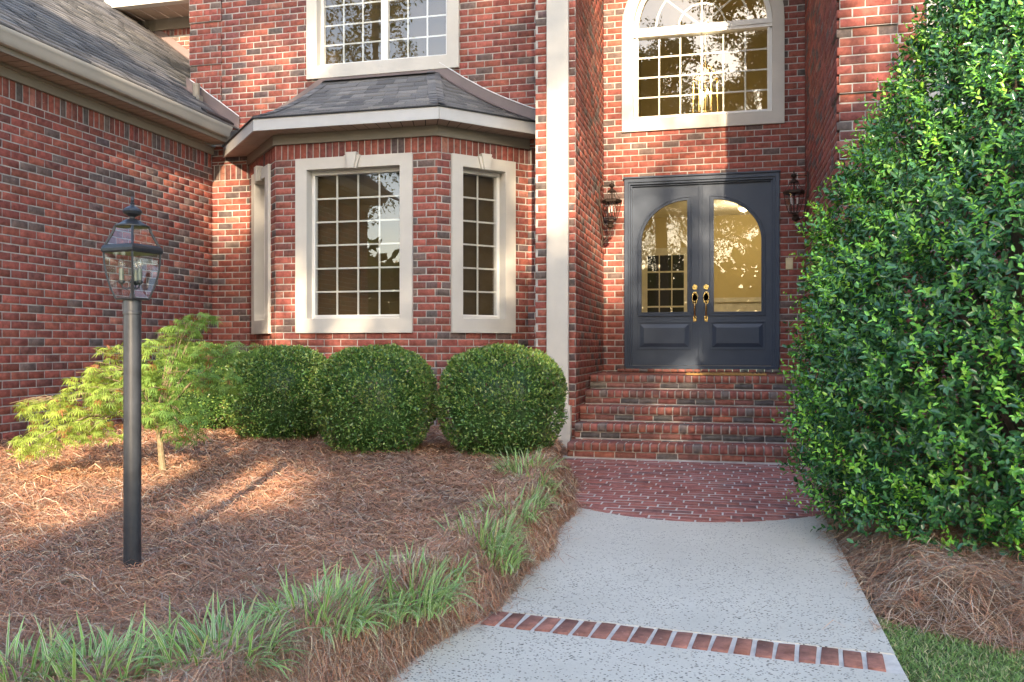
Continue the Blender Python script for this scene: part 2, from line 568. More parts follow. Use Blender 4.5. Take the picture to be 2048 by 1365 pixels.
class Wall:
    """one straight brick wall: O start (left seen from outside), S direction, n outward"""

    def __init__(s, O, E, parent, name='wall', limit=300):
        s.O = Vector((O[0], O[1], 0))
        d = Vector((E[0] - O[0], E[1] - O[1], 0))
        s.len = d.length
        s.S = d.normalized()
        s.n = Vector((s.S.y, -s.S.x, 0))
        s.parent, s.name, s.limit = parent, name, limit
        s.br, s.back = [], []

    def p(s, a, o, z):
        return s.O + s.S * a + s.n * o + Vector((0, 0, z))

    def T(s, a, y, z):
        """local x = along, y = inwards (so -y sticks out), z up"""
        return tuple(s.O + s.S * a - s.n * y + Vector((0, 0, z)))

    def lay(s, a0, a1, z0, z1, block=None, soldier=(), proud=None, phase=0.0, dark=1.0, backing=True, e0=0.002, e1=0.002):
        """courses on the grid z = 1.25 + n * BH; block(zc) -> blocked intervals; soldier: list of (z0, z1)"""
        rows = []
        for (q0, q1) in soldier:
            rows.append((q0, q1, True, 0))
        n0 = math.floor((z0 - 1.25) / BH)
        n1 = math.ceil((z1 - 1.25) / BH)
        for c in range(n0, n1):
            q0, q1 = 1.25 + c * BH, 1.25 + (c + 1) * BH
            q0c, q1c = max(q0, z0), min(q1, z1)
            if q1c - q0c < 0.02:
                continue
            for b0, b1 in soldier:
                if q0c < b1 and q1c > b0:
                    if q1c > b1:
                        q0c = b1
                    elif q0c < b0:
                        q1c = b0
                    else:
                        q0c = q1c
            if q1c - q0c < 0.004:
                continue
            rows.append((q0c, q1c, False, c))
        for (q0, q1, sold, c) in rows:
            iv = [(a0, a1)]
            if block:
                for (b0, b1) in block(q0, q1):
                    nv = []
                    for (i0, i1) in iv:
                        if b1 <= i0 or b0 >= i1:
                            nv.append((i0, i1))
                        else:
                            if b0 > i0:
                                nv.append((i0, b0))
                            if b1 < i1:
                                nv.append((b1, i1))
                    iv = nv
            out = proud(c) if (proud and not sold) else 0.0
            for (i0, i1) in iv:
                if i1 - i0 < 0.01:
                    continue
                if backing:
                    s.back.append((i0, i1, q0, q1, out))
                mod = BH if sold else BL
                ph = phase + (0 if sold else (BL / 2 if c % 2 else 0.0))
                k = math.floor((i0 - ph) / mod)
                while True:
                    b0 = ph + k * mod + JT / 2
                    b1 = ph + (k + 1) * mod - JT / 2
                    k += 1
                    if b0 > i1 - 0.012:
                        break
                    j0 = b0 + (0 if sold else rng.uniform(-0.002, 0.002))
                    b0c, b1c = max(j0, i0 + e0), min(b1, i1 - e1)
                    if b1c - b0c < 0.014:
                        continue
                    if q1 - q0 - JT < 0.012:
                        continue
                    s.br.append(((b0c + b1c) / 2, (q0 + q1) / 2 + rng.uniform(-0.001, 0.001), b1c - b0c, q1 - q0 - JT, out + rng.uniform(-0.0015, 0.002), dark))
        return s

    def finish(s, extra=None):
        mb = MB(s.T)
        for (i0, i1, q0, q1, out) in s.back:
            mb.quad((i0, 0.0045 - out, q0), (i1, 0.0045 - out, q0), (i1, 0.0045 - out, q1), (i0, 0.0045 - out, q1))
            if out > 0:
                mb.quad((i0, 0.007 - out, q0), (i1, 0.007 - out, q0), (i1, 0.03, q0), (i0, 0.03, q0))
                mb.quad((i0, 0.007 - out, q1), (i1, 0.007 - out, q1), (i1, 0.03, q1), (i0, 0.03, q1))
        if extra:
            extra(mb)
        w = mb.build(s.name, M['mortar'], s.parent, world=True)
        s.obj = w
        # which bricks show largest in the picture
        rate = []
        for i, b in enumerate(s.br):
            P = s.p(b[0], 0, b[1])
            u, v, d = px(P)
            vis = -30 < u < 2078 and -20 < v < 1380
            f = abs((Vector((0, 0, 0)) - Vector((P.x, P.y, 0))).normalized().dot(s.n))
            rate.append((b[2] * b[3] * f / d ** 2 if vis else 0.0, i))
        rate.sort(reverse=True)
        big = [i for r, i in rate[:s.limit] if r > 0]
        bigset = set(big)
        ang = math.atan2(s.S.y, s.S.x)
        for i in big:
            b = s.br[i]
            t = 0.032
            me = brick_mesh(b[2], b[3], t, b[5])
            o = bpy.data.objects.new('brick', me)
            link(o, w)
            o.location = s.p(b[0], b[4], b[1])
            o.rotation_euler = (0, 0, ang)
        rest = [i for i in range(len(s.br)) if i not in bigset]
        if rest:
            VV, FF, CC = [], [], []
            nv = 0
            for i in rest:
                b = s.br[i]
                V, F = brick_vf(b[2], b[3], 0.03)
                W = np.empty_like(V)
                base = s.p(b[0], b[4], b[1])
                W[:, 0] = base.x + V[:, 0] * s.S.x - V[:, 1] * s.n.x
                W[:, 1] = base.y + V[:, 0] * s.S.y - V[:, 1] * s.n.y
                W[:, 2] = base.z + V[:, 2]
                VV.append(W)
                FF.append(F + nv)
                nv += len(V)
                CC.append(np.tile(brick_colour(b[5]), (len(V), 1)))
            me = mesh_np('brickwork', np.concatenate(VV), np.concatenate(FF), M['brick'], np.concatenate(CC))
            o = link(bpy.data.objects.new('brickwork', me), w)
            o['kind'] = 'stuff'
        return s


# ------------------------------------------------------------------ the ground
def path_z(y):
    return 0.106 - 0.019 * (8.76 - y)


def vnoise(x, y, s=1.0, seed=0.0):
    return (np.sin(x * 1.7 * s + seed) * np.cos(y * 1.3 * s + 1.3 + seed) + 0.6 * np.sin(x * 3.9 * s + y * 2.7 * s + 2.0 + seed)
            + 0.35 * np.sin(x * 8.3 * s - y * 6.1 * s + seed * 2)) / 1.95


def smooth(t):
    t = np.clip(t, 0, 1)
    return t * t * (3 - 2 * t)


def left_edge(y):
    y = np.asarray(y, float)
    t = np.clip((y - 6.3) / 2.4, 0, 1)
    return -1.05 - 0.57 * t - 0.20 * smooth((4.0 - y) / 1.3) - 0.03 * np.sin(y * 2.3) - 0.02 * np.sin(y * 5.9)


def right_edge(y):
    y = np.asarray(y, float)
    t = np.clip((y - 6.4) / 1.4, 0, 1)
    return 0.66 + 0.30 * t + 0.02 * np.sin(y * 3.1)


def lawn_edge(x):
    x = np.asarray(x, float)
    return 4.30 - 0.50 * (x - 0.65) + 0.03 * np.sin(x * 4)


def bed_left(x, y):
    e = left_edge(y) - x
    h = path_z(np.asarray(y, float)) - 0.03
    return h + 0.20 * smooth((e + 0.03) / 0.30) + 0.03 * np.exp(-((e - 0.26) / 0.15) ** 2) + 0.016 * np.clip(e, 0, 9) + 0.018 * vnoise(x, y, 1.6) * smooth(e / 0.5)


def bed_right(x, y):
    e = np.minimum(x - right_edge(y), (y - lawn_edge(x)) * 0.9)
    h = path_z(np.asarray(y, float)) - 0.05
    return h + 0.15 * smooth((e + 0.03) / 0.34) + 0.02 * np.clip(e, 0, 3) + 0.025 * vnoise(x, y, 2.1, 4.0) * smooth(e / 0.3)


def grid_mesh(name, x0f, x1f, ys, nx, hf, mat):
    V, F = [], []
    for y in ys:
        xa, xb = x0f(y), x1f(y)
        xs = xa + (xb - xa) * np.linspace(0, 1, nx)
        hz = hf(xs, np.full(nx, y))
        V.append(np.stack([xs, np.full(nx, y), hz], 1))
    n = len(ys)
    idx = np.arange(n * nx).reshape(n, nx)
    F = np.stack([idx[:-1, :-1], idx[:-1, 1:], idx[1:, 1:], idx[1:, :-1]], -1).reshape(-1, 4)
    me = mesh_np(name, np.concatenate(V), F, mat, smooth=True)
    return link(bpy.data.objects.new(name, me))


g = MB().quad((-400, -400, -0.14), (400, -400, -0.14), (400, 400, -0.14), (-400, 400, -0.14)).build('ground', M['lawn'])
tag(g, 'wide lawn ground around the brick house', 'ground', kind='structure')

o = grid_mesh('planting_bed', lambda y: -6.75, lambda y: float(left_edge(y)) + 0.02, np.linspace(0.5, 10.4, 110), 90, bed_left, M['soil'])
tag(o, 'planting bed between the walkway and the house', 'bed', kind='structure')
o = grid_mesh('planting_bed', lambda y: float(right_edge(y)) - 0.02, lambda y: 6.0, np.linspace(2.4, 8.4, 80), 90,
              lambda x, y: np.where(y > lawn_edge(x) - 0.04, bed_right(x, y), -0.16), M['soil'])
tag(o, 'planting bed right of the walkway under the holly', 'bed', kind='structure')


def lawn_h(x, y):
    return path_z(y) - 0.045 + 0.008 * vnoise(x, y, 2.2, 2.0) - 0.2 * smooth((y - lawn_edge(x)) / 0.25)


o = grid_mesh('lawn', lambda y: 0.665, lambda y: 6.0, np.linspace(-3.0, 4.6, 60), 50, lawn_h, M['lawn'])
tag(o, 'mown lawn at the right edge of the walkway', 'lawn', kind='structure')

# walkway: two concrete slabs with a soldier strip of bricks between, arc towards the paving
PXL, PXR = -1.27, 0.655


def arc_y(x):
    # circle through (-1.0, 6.33), (-0.18, 6.03), (0.60, 6.50)
    return 6.03 + 0.40 * (x + 0.22) ** 2 * 1.25 + 0.055 * (x + 0.22)


def strip_y(x):
    return 3.735 - 0.0955 * (x + 0.19)


walk = MB()
N = 24
xs = np.linspace(PXL, PXR, N)


def slab(mb, ytop, ybot):
    top = [(x, ytop(x), path_z(ytop(x)) + 0.0) for x in xs]
    bot = [(x, ybot(x), path_z(ybot(x)) + 0.0) for x in xs]
    for i in range(N - 1):
        mb.quad(bot[i], bot[i + 1], top[i + 1], top[i])
    for line in (top, bot):
        for i in range(N - 1):
            a, b = line[i], line[i + 1]
            mb.quad(a, b, (b[0], b[1], b[2] - 0.12), (a[0], a[1], a[2] - 0.12))
    for a, b in ((bot[0], top[0]), (bot[-1], top[-1])):
        mb.quad(a, b, (b[0], b[1], b[2] - 0.12), (a[0], a[1], a[2] - 0.12))


slab(walk, arc_y, lambda x: strip_y(x) + 0.108)
slab(walk, lambda x: strip_y(x) - 0.108, lambda x: -3.0)
walk = walk.build('walkway', M['concrete'])
tag(walk, 'pale exposed aggregate concrete walkway leading to the steps', 'walkway', kind='structure')
mbed = MB()
for i in range(N - 1):
    a, b = xs[i], xs[i + 1]
    mbed.quad((a, strip_y(a) - 0.11, path_z(strip_y(a)) - 0.004), (b, strip_y(b) - 0.11, path_z(strip_y(b)) - 0.004),
              (b, strip_y(b) + 0.11, path_z(strip_y(b)) - 0.002), (a, strip_y(a) + 0.11, path_z(strip_y(a)) - 0.002))
mbed.build('mortar_bed', M['pavemortar'], walk)
for i in range(23):
    x = PXL + 0.035 + (i + 0.1) * 0.0838
    l = 0.195 + rng.uniform(-0.006, 0.006)
    wdt = 0.0655
    if x + wdt > PXR + 0.01:
        continue
    V, F = brick_vf(wdt, l, 0.05)
    V = V[:, [0, 2, 1]] * np.array([1, 1, -1])
    V[4:] += rng.uniform(-1, 1, (8, 3)) * np.array([0.003, 0.004, 0.0005])
    c = np.array((0.285, 0.128, 0.098)) * rng.uniform(0.75, 1.15)
    me = mesh_np('brick', V, F[:, ::-1], M['brick'], np.tile(c, (len(V), 1)))
    b = link(bpy.data.objects.new('brick', me), walk)
    xc_ = x + wdt / 2
    b.location = (xc_, strip_y(xc_) + rng.uniform(-0.004, 0.004), path_z(strip_y(xc_)) + 0.003)
    b.rotation_euler = (-0.019, 0, -0.0955 + rng.uniform(-0.02, 0.02))

dr = MB().quad((-16, -10.5, -0.115), (14, -10.5, -0.115), (14, -3.0, -0.115), (-16, -3.0, -0.115)).build('bounce_slab', M['concrete'])  # unseen slab added behind the camera to bounce light onto the facade
tag(dr, 'unseen pale concrete slab added to bounce light onto the house front', 'bounce_slab', kind='structure')
# brick paving at the foot of the steps
pave = MB()
pave.quad((-1.75, 5.9, path_z(5.9) - 0.010), (1.0, 5.9, path_z(5.9) - 0.010), (1.0, 8.9, path_z(8.9) - 0.010), (-1.75, 8.9, path_z(8.9) - 0.010))
# keep the mortar bed behind the arc
pave = MB()
for i in range(N - 1):
    a, b = PXL - 0.5 + i * 0.0 + (2.6 / (N - 1)) * i, PXL - 0.5 + (2.6 / (N - 1)) * (i + 1)
    ya, yb = arc_y(max(a, -1.12)) + 0.006, arc_y(max(b, -1.12)) + 0.006
    pave.quad((a, ya, path_z(ya) - 0.0012), (b, yb, path_z(yb) - 0.0012), (b, 8.95, path_z(8.95) - 0.0012), (a, 8.95, path_z(8.95) - 0.0012))
pave = pave.build('brick_paving', M['pavemortar'])
tag(pave, 'red brick paving with white joints at the foot of the steps', 'paving', kind='structure')
PV = []
row = 0
yy = 8.70
while yy > 5.95:
    ph = [0.0, 0.07, 0.12, 0.04, 0.15, 0.09][row % 6] + rng.uniform(-0.012, 0.012)
    x = -1.72 + ph - 0.2
    while x < 0.98:
        a, b = max(x + 0.006, -1.70), min(x + 0.203, 0.96)
        x += 0.2096
        ss = np.linspace(a, b, 24)
        ok = arc_y(np.clip(ss, -1.12, 1.1)) - 0.030 < yy
        if not ok.any() or b - a < 0.03:
            continue
        a, b = ss[ok][0], ss[ok][-1]
        if b - a > 0.035:
            PV.append((a, b, yy))
    yy -= 0.0985
    row += 1
PV.sort(key=lambda t: t[2])
VV, FF, CC, nv = [], [], [], 0
PM = {}
for i, (a, b, yv) in enumerate(PV):
    c = np.array([(0.33, 0.120, 0.098), (0.29, 0.108, 0.092), (0.37, 0.150, 0.120), (0.21, 0.098, 0.090)][rng.choice(4, p=[.45, .3, .15, .1])]) * rng.uniform(0.85, 1.12)
    key = (round(b - a, 2), int(rng.integers(10)))
    if key not in PM or i >= 300:
        V, F = brick_vf(round(b - a, 2), 0.083, 0.05)
        V = V[:, [0, 2, 1]] * np.array([1, 1, -1])
        F = F[:, ::-1]
        if i < 300:
            PM[key] = mesh_np('brick', V, F, M['brick'], np.tile(c, (len(V), 1)))
    loc = np.array(((a + b) / 2, yv + rng.uniform(-0.003, 0.003), path_z(yv) + rng.uniform(-0.001, 0.0015) + 0.001))
    xs6 = np.linspace(a, b, 7)
    fy = np.maximum(yv - 0.0415, arc_y(np.clip(xs6, -1.12, 1.1)) + 0.008)
    if fy.max() > yv - 0.04:
        # cut to the curve of the walkway
        if fy.min() > yv + 0.035:
            continue
        fy = np.minimum(fy, yv + 0.0405)
        zt = path_z(yv) + 0.0015
        cb = MB()
        for q in range(6):
            cb.quad((xs6[q], fy[q], zt), (xs6[q + 1], fy[q + 1], zt), (xs6[q + 1], yv + 0.0415, zt + 0.0008), (xs6[q], yv + 0.0415, zt + 0.0008), tuple(c))
            cb.quad((xs6[q], fy[q], zt - 0.03), (xs6[q + 1], fy[q + 1], zt - 0.03), (xs6[q + 1], fy[q + 1], zt), (xs6[q], fy[q], zt), tuple(c))
        cb.build('brick', M['brick'], pave)
        continue
    if i < 300:
        ob = link(bpy.data.objects.new('brick', PM[key]), pave)
        ob.location = loc
        ob.rotation_euler = (0.019, 0, rng.uniform(-0.008, 0.008))
    else:
        VV.append(V + loc)
        FF.append(F + nv)
        nv += len(V)
        CC.append(np.tile(c, (len(V), 1)))
if VV:
    me = mesh_np('brickwork', np.concatenate(VV), np.concatenate(FF), M['brick'], np.concatenate(CC))
    ob = link(bpy.data.objects.new('brickwork', me), pave)
    ob['kind'] = 'stuff'

# ------------------------------------------------------------------ the house
YM, YB, YA, YR, XL = 10.22, 9.30, 11.50, 8.02, -6.635     # main wall, bay front, alcove wall, right wing, left wing wall
house = empty('brick_house', (-2.0, 9.0, 0.1), 'red brick house with cream window surrounds and blue double doors', 'house')

# left wing wall
w = Wall((XL, 3.5), (XL, YM), house, 'wing_wall', 300)
w.lay(0, YM - 3.5, 0.1, 3.95, soldier=[(1.25 + 29 * BH, 1.25 + 29 * BH + 0.215)], phase=0.03)
w.finish()
leftwall = w


def zb(n):
    return 1.25 + n * BH


# main wall (behind the bay, round the upper window)
UW = (-5.256, -3.205, 4.68, 6.85)


def block_main(q0, q1):
    out = []
    X0 = -6.975 + 0.475
    zm = (q0 + q1) / 2
    if zm < 3.60:
        out.append((-6.08 - X0, -2.36 - X0))
    if zm < 4.15:
        out.append((-9 - X0, XL - 0.03 - X0))
    if q1 > UW[2] + 0.05 and q0 < UW[3]:
        out.append((UW[0] + 0.07 - X0, UW[1] - 0.07 - X0))
    return out


w = Wall((-6.50, YM), (-1.95, YM), house, 'main_wall', 300)
w.lay(-0.16, 4.55, 0.1, 3.9, block=block_main, soldier=[(zb(27), zb(27) + 0.205)], phase=0.05, dark=1.4)
w.lay(0.0, 4.55, 3.9, 7.0, block=block_main, phase=0.05)
w.finish()
w = Wall((-6.975, YM), (-6.50, YM), house, 'quoin', 120)
w.lay(0, 0.475, 3.95, 7.0, proud=lambda c: 0.022 if (c + 3) % 7 < 5 else 0.0)
w.finish()


# recessed upper wall far left
YF = 13.4
w = Wall((-10.2, YF), (-6.9, YF), house, 'upper_wall', 60)
w.lay(0, 3.3, 4.4, 6.95, soldier=[(6.72, 6.90)])
w.finish()
MB().box(-10.3, -6.9, YF - 0.04, YF - 0.0, 6.83, 7.02).build('frieze_board', M['taupe'], house, world=True)
for i in range(13):
    x = -10.3 + i * 0.26
    MB().box(x, x + 0.252, YF - 0.62, YF, 7.022, 7.035).build('soffit_board', M['soffit'], house, world=True)
MB().box(-10.3, -6.9, YF - 0.74, YF - 0.60, 7.0, 7.16).build('gutter', M['gutter'], house, world=True)

# pier between bay and entrance with stucco pilaster
w = Wall((-2.036, 9.26), (-1.594, 9.26), house, 'pier_wall', 300)
w.lay(0, 0.442, 0.05, 7.0, block=lambda a, b: [(0.16, 0.35)], phase=0.02, backing=True)
w.finish(lambda mb: (mb.quad((0, 0.008, 0), (0, 1.0, 0), (0, 1.0, 7.0), (0, 0.008, 7.0)), mb.quad((0.05, 0.012, 0), (0.40, 0.012, 0), (0.40, 0.012, 7.0), (0.05, 0.012, 7.0))))
MB().box(-1.902, -1.664, 9.205, 9.27, 0.60, 7.0).build('pilaster', M['stucco'], house, world=True, bevel=0.006)
MB().box(-1.932, -1.634, 9.18, 9.268, 0.05, 0.612).build('pilaster_base', M['stucco'], house, world=True, bevel=0.006)

# entrance alcove
AX0, AX1 = -1.61, 0.945
w = Wall((AX0 + 0.012, 9.26), (AX0 + 0.012, YA), house, 'alcove_wall', 300)
w.lay(0, YA - 9.26, 0.05, 7.0, phase=0.105)
w.finish()

AC = -0.327
DX0, DX1, DZ0, DZ1 = -1.322, 0.640, 0.985, 3.457
AWX = 1.028          # half width of the arched surround
AZ = 5.42            # springing


def block_alc(q0, q1):
    out = []
    zm = (q0 + q1) / 2
    if q0 < DZ1 - 0.03 and q1 > DZ0 - 0.02:
        out.append((DX0 + 0.02 - AX0, DX1 - 0.02 - AX0))
    if q1 > 4.12:
        if zm < AZ:
            hw = AWX - 0.07
        else:
            r2 = (AWX - 0.06) ** 2 - (zm - AZ) ** 2
            hw = math.sqrt(r2) if r2 > 0 else 0
        if hw > 0:
            out.append((AC - hw - AX0, AC + hw - AX0))
    return out


w = Wall((AX0, YA), (AX1, YA), house, 'entrance_wall', 300)
w.lay(-0.01, AX1 - AX0 + 0.02, 0.9, 7.0, block=block_alc, phase=0.16)
w.finish()
w = Wall((AX1, YA), (AX1, YR + 0.42), house, 'alcove_wall', 260)
w.lay(0, YA - YR - 0.42, 0.05, 7.0, phase=0.02)
w.finish()
w = Wall((AX1, YR + 0.42), (AX1, YR), house, 'quoin', 60)
w.lay(0, 0.42, 0.05, 7.0, proud=lambda c: 0.022 if (c + 1) % 7 < 5 else 0.0)
w.finish()
# right wing
w = Wall((AX1, YR), (AX1 + 0.475, YR), house, 'quoin', 200)
w.lay(0, 0.475, 0.05, 7.0, proud=lambda c: 0.022 if (c + 1) % 7 < 5 else 0.0, e0=-0.02)
w.finish()
RW = (1.64, 3.6, 3.12, 5.6)
w = Wall((AX1 + 0.475, YR), (6.2, YR), house, 'wing_wall', 240)
w.lay(0, 6.2 - AX1 - 0.475, 0.05, 7.0, block=lambda a, b: [(RW[0] + 0.07 - 1.42, RW[1] - 0.07 - 1.42)] if b > RW[2] + 0.05 and a < RW[3] - 0.05 else [], phase=0.02)
w.finish()

# bay walls
BW = [((-6.09, YM), (-5.20, YB)), ((-5.20, YB), (-3.18, YB)), ((-3.18, YB), (-2.335, YM))]
BZ0, BZ1 = 1.403, 3.447
bay = []
BLK = [(0.245, 1.075), (-4.924 + 5.20, -3.468 + 5.20), (0.175, 1.045)]
for k, (a, b) in enumerate(BW):
    w = Wall(a, b, house, 'bay_wall', 260 if k == 1 else 150)
    s0, s1 = BLK[k]
    w.lay(0, w.len, 0.1, 3.68, block=lambda q0, q1, s0=s0, s1=s1: [(s0 + 0.06, s1 - 0.06)] if q1 > BZ0 + 0.07 and q0 < BZ1 - 0.07 else [],
          soldier=[(zb(27), zb(27) + 0.205)], phase=0.0 if k == 1 else 0.06)
    w.finish()
    bay.append(w)


# ------------------------------------------------------------------ windows
def rect(x0, x1, z0, z1):
    return [(x0, z0), (x1, z0), (x1, z1), (x0, z1)]


def surround(T, s0, s1, z0, z1, tl, tr, tt, tb, proud=0.035, depth=0.13, key=True):
    mb = MB(T)
    mb.ring(rect(s0, s1, z0, z1), rect(s0 + tl, s1 - tr, z0 + tb, z1 - tt), depth, -proud)
    o = mb.build('surround', M['stucco'], house, world=True, bevel=0.004)
    if key:
        c = (s0 + s1) / 2
        kb = MB(T)
        zt, zl = z1 + 0.035, z1 - tt - 0.012
        kb.prism([(c - 0.055, zl), (c + 0.055, zl), (c + 0.10, zt - 0.03), (c - 0.10, zt - 0.03)], 0.0, -proud - 0.028)
        kb.prism([(c - 0.033, zl - 0.002), (c + 0.033, zl - 0.002), (c + 0.068, zt), (c - 0.068, zt)], 0.0, -proud - 0.052)
        kb.build('keystone', M['stucco'], o, bevel=0.003)
    return o


def blind_mesh(T, x0, x1, y, z0, z1, parent):
    mb = MB(T)
    z = z0
    while z < z1:
        mb.quad((x0, y + 0.012, z), (x1, y + 0.012, z), (x1, y - 0.008, z + 0.047), (x0, y - 0.008, z + 0.047))
        z += 0.042
    return mb.build('blind', M['blind'], parent)


def window_unit(T, x0, x1, z0, z1, cols, rows, back=0.10, sash=0.045, blind=True, room=0.45, mat='glass'):
    """frame > pane, muntins, blind, room; x along the wall, y inwards"""
    fr = MB(T)
    fr.ring(rect(x0, x1, z0, z1), rect(x0 + sash, x1 - sash, z0 + sash, z1 - sash), back + 0.06, back)
    fr.ring(rect(x0 + sash * 0.55, x1 - sash * 0.55, z0 + sash * 0.55, z1 - sash * 0.55),
            rect(x0 + sash * 1.0, x1 - sash * 1.0, z0 + sash * 1.0, z1 - sash * 1.0), back, back - 0.012)
    win = fr.build('window', M['vinyl'], house, world=True)
    gx0, gx1, gz0, gz1 = x0 + sash, x1 - sash, z0 + sash, z1 - sash
    MB(T).quad((gx0, back + 0.02, gz0), (gx1, back + 0.02, gz0), (gx1, back + 0.02, gz1), (gx0, back + 0.02, gz1)).build('pane', M[mat], win)
    mw = 0.0095
    for i in range(1, cols):
        x = gx0 + (gx1 - gx0) * i / cols
        MB(T).box(x - mw, x + mw, back + 0.026, back + 0.038, gz0, gz1).build('muntin', M['vinyl'], win)
    for i in range(1, rows):
        z = gz0 + (gz1 - gz0) * i / rows
        MB(T).box(gx0, gx1, back + 0.0275, back + 0.0365, z - mw, z + mw).build('muntin', M['vinyl'], win)
    if blind:
        blind_mesh(T, gx0 - 0.02, gx1 + 0.02, back + 0.11, gz0 - 0.01, gz1, win)
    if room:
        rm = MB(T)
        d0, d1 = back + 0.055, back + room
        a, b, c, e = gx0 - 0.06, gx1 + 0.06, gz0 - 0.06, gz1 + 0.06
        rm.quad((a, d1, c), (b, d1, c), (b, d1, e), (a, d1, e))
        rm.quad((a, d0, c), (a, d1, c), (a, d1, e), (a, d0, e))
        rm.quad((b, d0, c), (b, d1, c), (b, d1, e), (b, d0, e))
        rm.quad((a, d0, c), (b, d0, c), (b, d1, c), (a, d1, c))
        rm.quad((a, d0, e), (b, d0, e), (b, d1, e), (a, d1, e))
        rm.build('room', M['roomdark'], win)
    return win


# bay front
T = bay[1].T
s0, s1 = BLK[1]
surround(T, s0, s1, BZ0, BZ1, 0.147, 0.152, 0.135, 0.17)
window_unit(T, s0 + 0.147, s1 - 0.152, BZ0 + 0.17, BZ1 - 0.135, 4, 6)
# bay sides
for k in (0, 2):
    T = bay[k].T
    s0, s1 = BLK[k]
    surround(T, s0, s1, BZ0, BZ1, 0.145, 0.145, 0.135, 0.17)
    window_unit(T, s0 + 0.145, s1 - 0.145, BZ0 + 0.17, BZ1 - 0.135, 2, 6)
# upper window: two sashes
w = Wall((-6.975, YM), (-1.95, YM), house)
T = w.T
u0, u1 = UW[0] + 6.975, UW[1] + 6.975
surround(T, u0, u1, UW[2], UW[3], 0.145, 0.155, 0.14, 0.165, key=False)
mid = (u0 + u1) / 2 + 0.0
window_unit(T, u0 + 0.145, mid + 0.005, UW[2] + 0.165, UW[3] - 0.14, 3, 7, back=0.085)
window_unit(T, mid + 0.005, u1 - 0.155, UW[2] + 0.165, UW[3] - 0.14, 3, 7, back=0.085)
# right wing window
w = Wall((0, YR), (6.2, YR), house)
surround(w.T, RW[0], RW[1], RW[2], RW[3], 0.15, 0.15, 0.14, 0.17, key=False)
window_unit(w.T, RW[0] + 0.15, RW[1] - 0.15, RW[2] + 0.17, RW[3] - 0.14, 6, 7)

# arched window over the doors
w = Wall((0, YA), (2, YA), house)
T = w.T


def arch_loop(c, hw, z0, zs, n=28):
    return [(c - hw, z0), (c + hw, z0)] + [(c + hw * math.cos(math.pi * i / n), zs + hw * math.sin(math.pi * i / n)) for i in range(n + 1)]


mb = MB(T)
mb.ring(arch_loop(AC, AWX, 4.075, AZ), arch_loop(AC, AWX - 0.148, 4.235, AZ), 0.15, -0.03)
mb.build('arched_surround', M['stucco'], house, world=True, bevel=0.004)
HW = AWX - 0.148
mb = MB(T)
mb.ring(arch_loop(AC, HW, 4.235, AZ), arch_loop(AC, HW - 0.055, 4.285, AZ), 0.15, 0.07)
mb.ring(arch_loop(AC, HW - 0.03, 4.26, AZ), arch_loop(AC, HW - 0.058, 4.287, AZ), 0.07, 0.055)
mb.box(AC - HW, AC + HW, 0.035, 0.14, AZ - 0.085, AZ + 0.025)
mb.box(AC - HW, AC + HW, 0.02, 0.14, AZ - 0.045, AZ - 0.015)
awin = mb.build('arched_window', M['vinyl'], house, world=True)
GX = HW - 0.055
MB(T).quad((AC - GX, 0.1, 4.285), (AC + GX, 0.1, 4.285), (AC + GX, 0.1, AZ - 0.08), (AC - GX, 0.1, AZ - 0.08)).build('pane', M['glass'], awin)
pm = MB(T)
n = 28
pm.add([(AC, 0.1, AZ + 0.02)] + [(AC + GX * math.cos(math.pi * i / n), 0.1, AZ + 0.02 + GX * math.sin(math.pi * i / n)) for i in range(n + 1)], [(0, i + 1, i + 2) for i in range(n)])
pm.build('pane', M['glass'], awin)
gz0, gz1 = 4.285, AZ - 0.08
for i in range(1, 6):
    x = AC - GX + 2 * GX * i / 6
    MB(T).box(x - 0.0105, x + 0.0105, 0.108, 0.120, gz0, gz1).build('muntin', M['vinyl'], awin)
for i in range(1, 4):
    z = gz0 + (gz1 - gz0) * i / 4
    MB(T).box(AC - GX, AC + GX, 0.109, 0.119, z - 0.0105, z + 0.0105).build('muntin', M['vinyl'], awin)
for fr_ in (0.36, 0.72):
    r = GX * fr_
    mb = MB(T)
    n = 20
    mb.ring([(AC + (r + 0.011) * math.cos(math.pi * i / n), AZ + 0.02 + (r + 0.011) * math.sin(math.pi * i / n)) for i in range(n + 1)],
            [(AC + (r - 0.011) * math.cos(math.pi * i / n), AZ + 0.02 + (r - 0.011) * math.sin(math.pi * i / n)) for i in range(n + 1)], 0.12, 0.108)
    mb.f = [f for f in mb.f]
    mb.build('muntin', M['vinyl'], awin)
for a in (40, 90, 140):
    c_, s_ = math.cos(R(a)), math.sin(R(a))
    r1 = GX
    px_, pz_ = -s_ * 0.0105, c_ * 0.0105
    MB(T).prism([(AC + px_, AZ + 0.02 + pz_), (AC + c_ * r1 + px_, AZ + 0.02 + s_ * r1 + pz_), (AC + c_ * r1 - px_, AZ + 0.02 + s_ * r1 - pz_), (AC - px_, AZ + 0.02 - pz_)], 0.1185, 0.1085).build('muntin', M['vinyl'], awin)

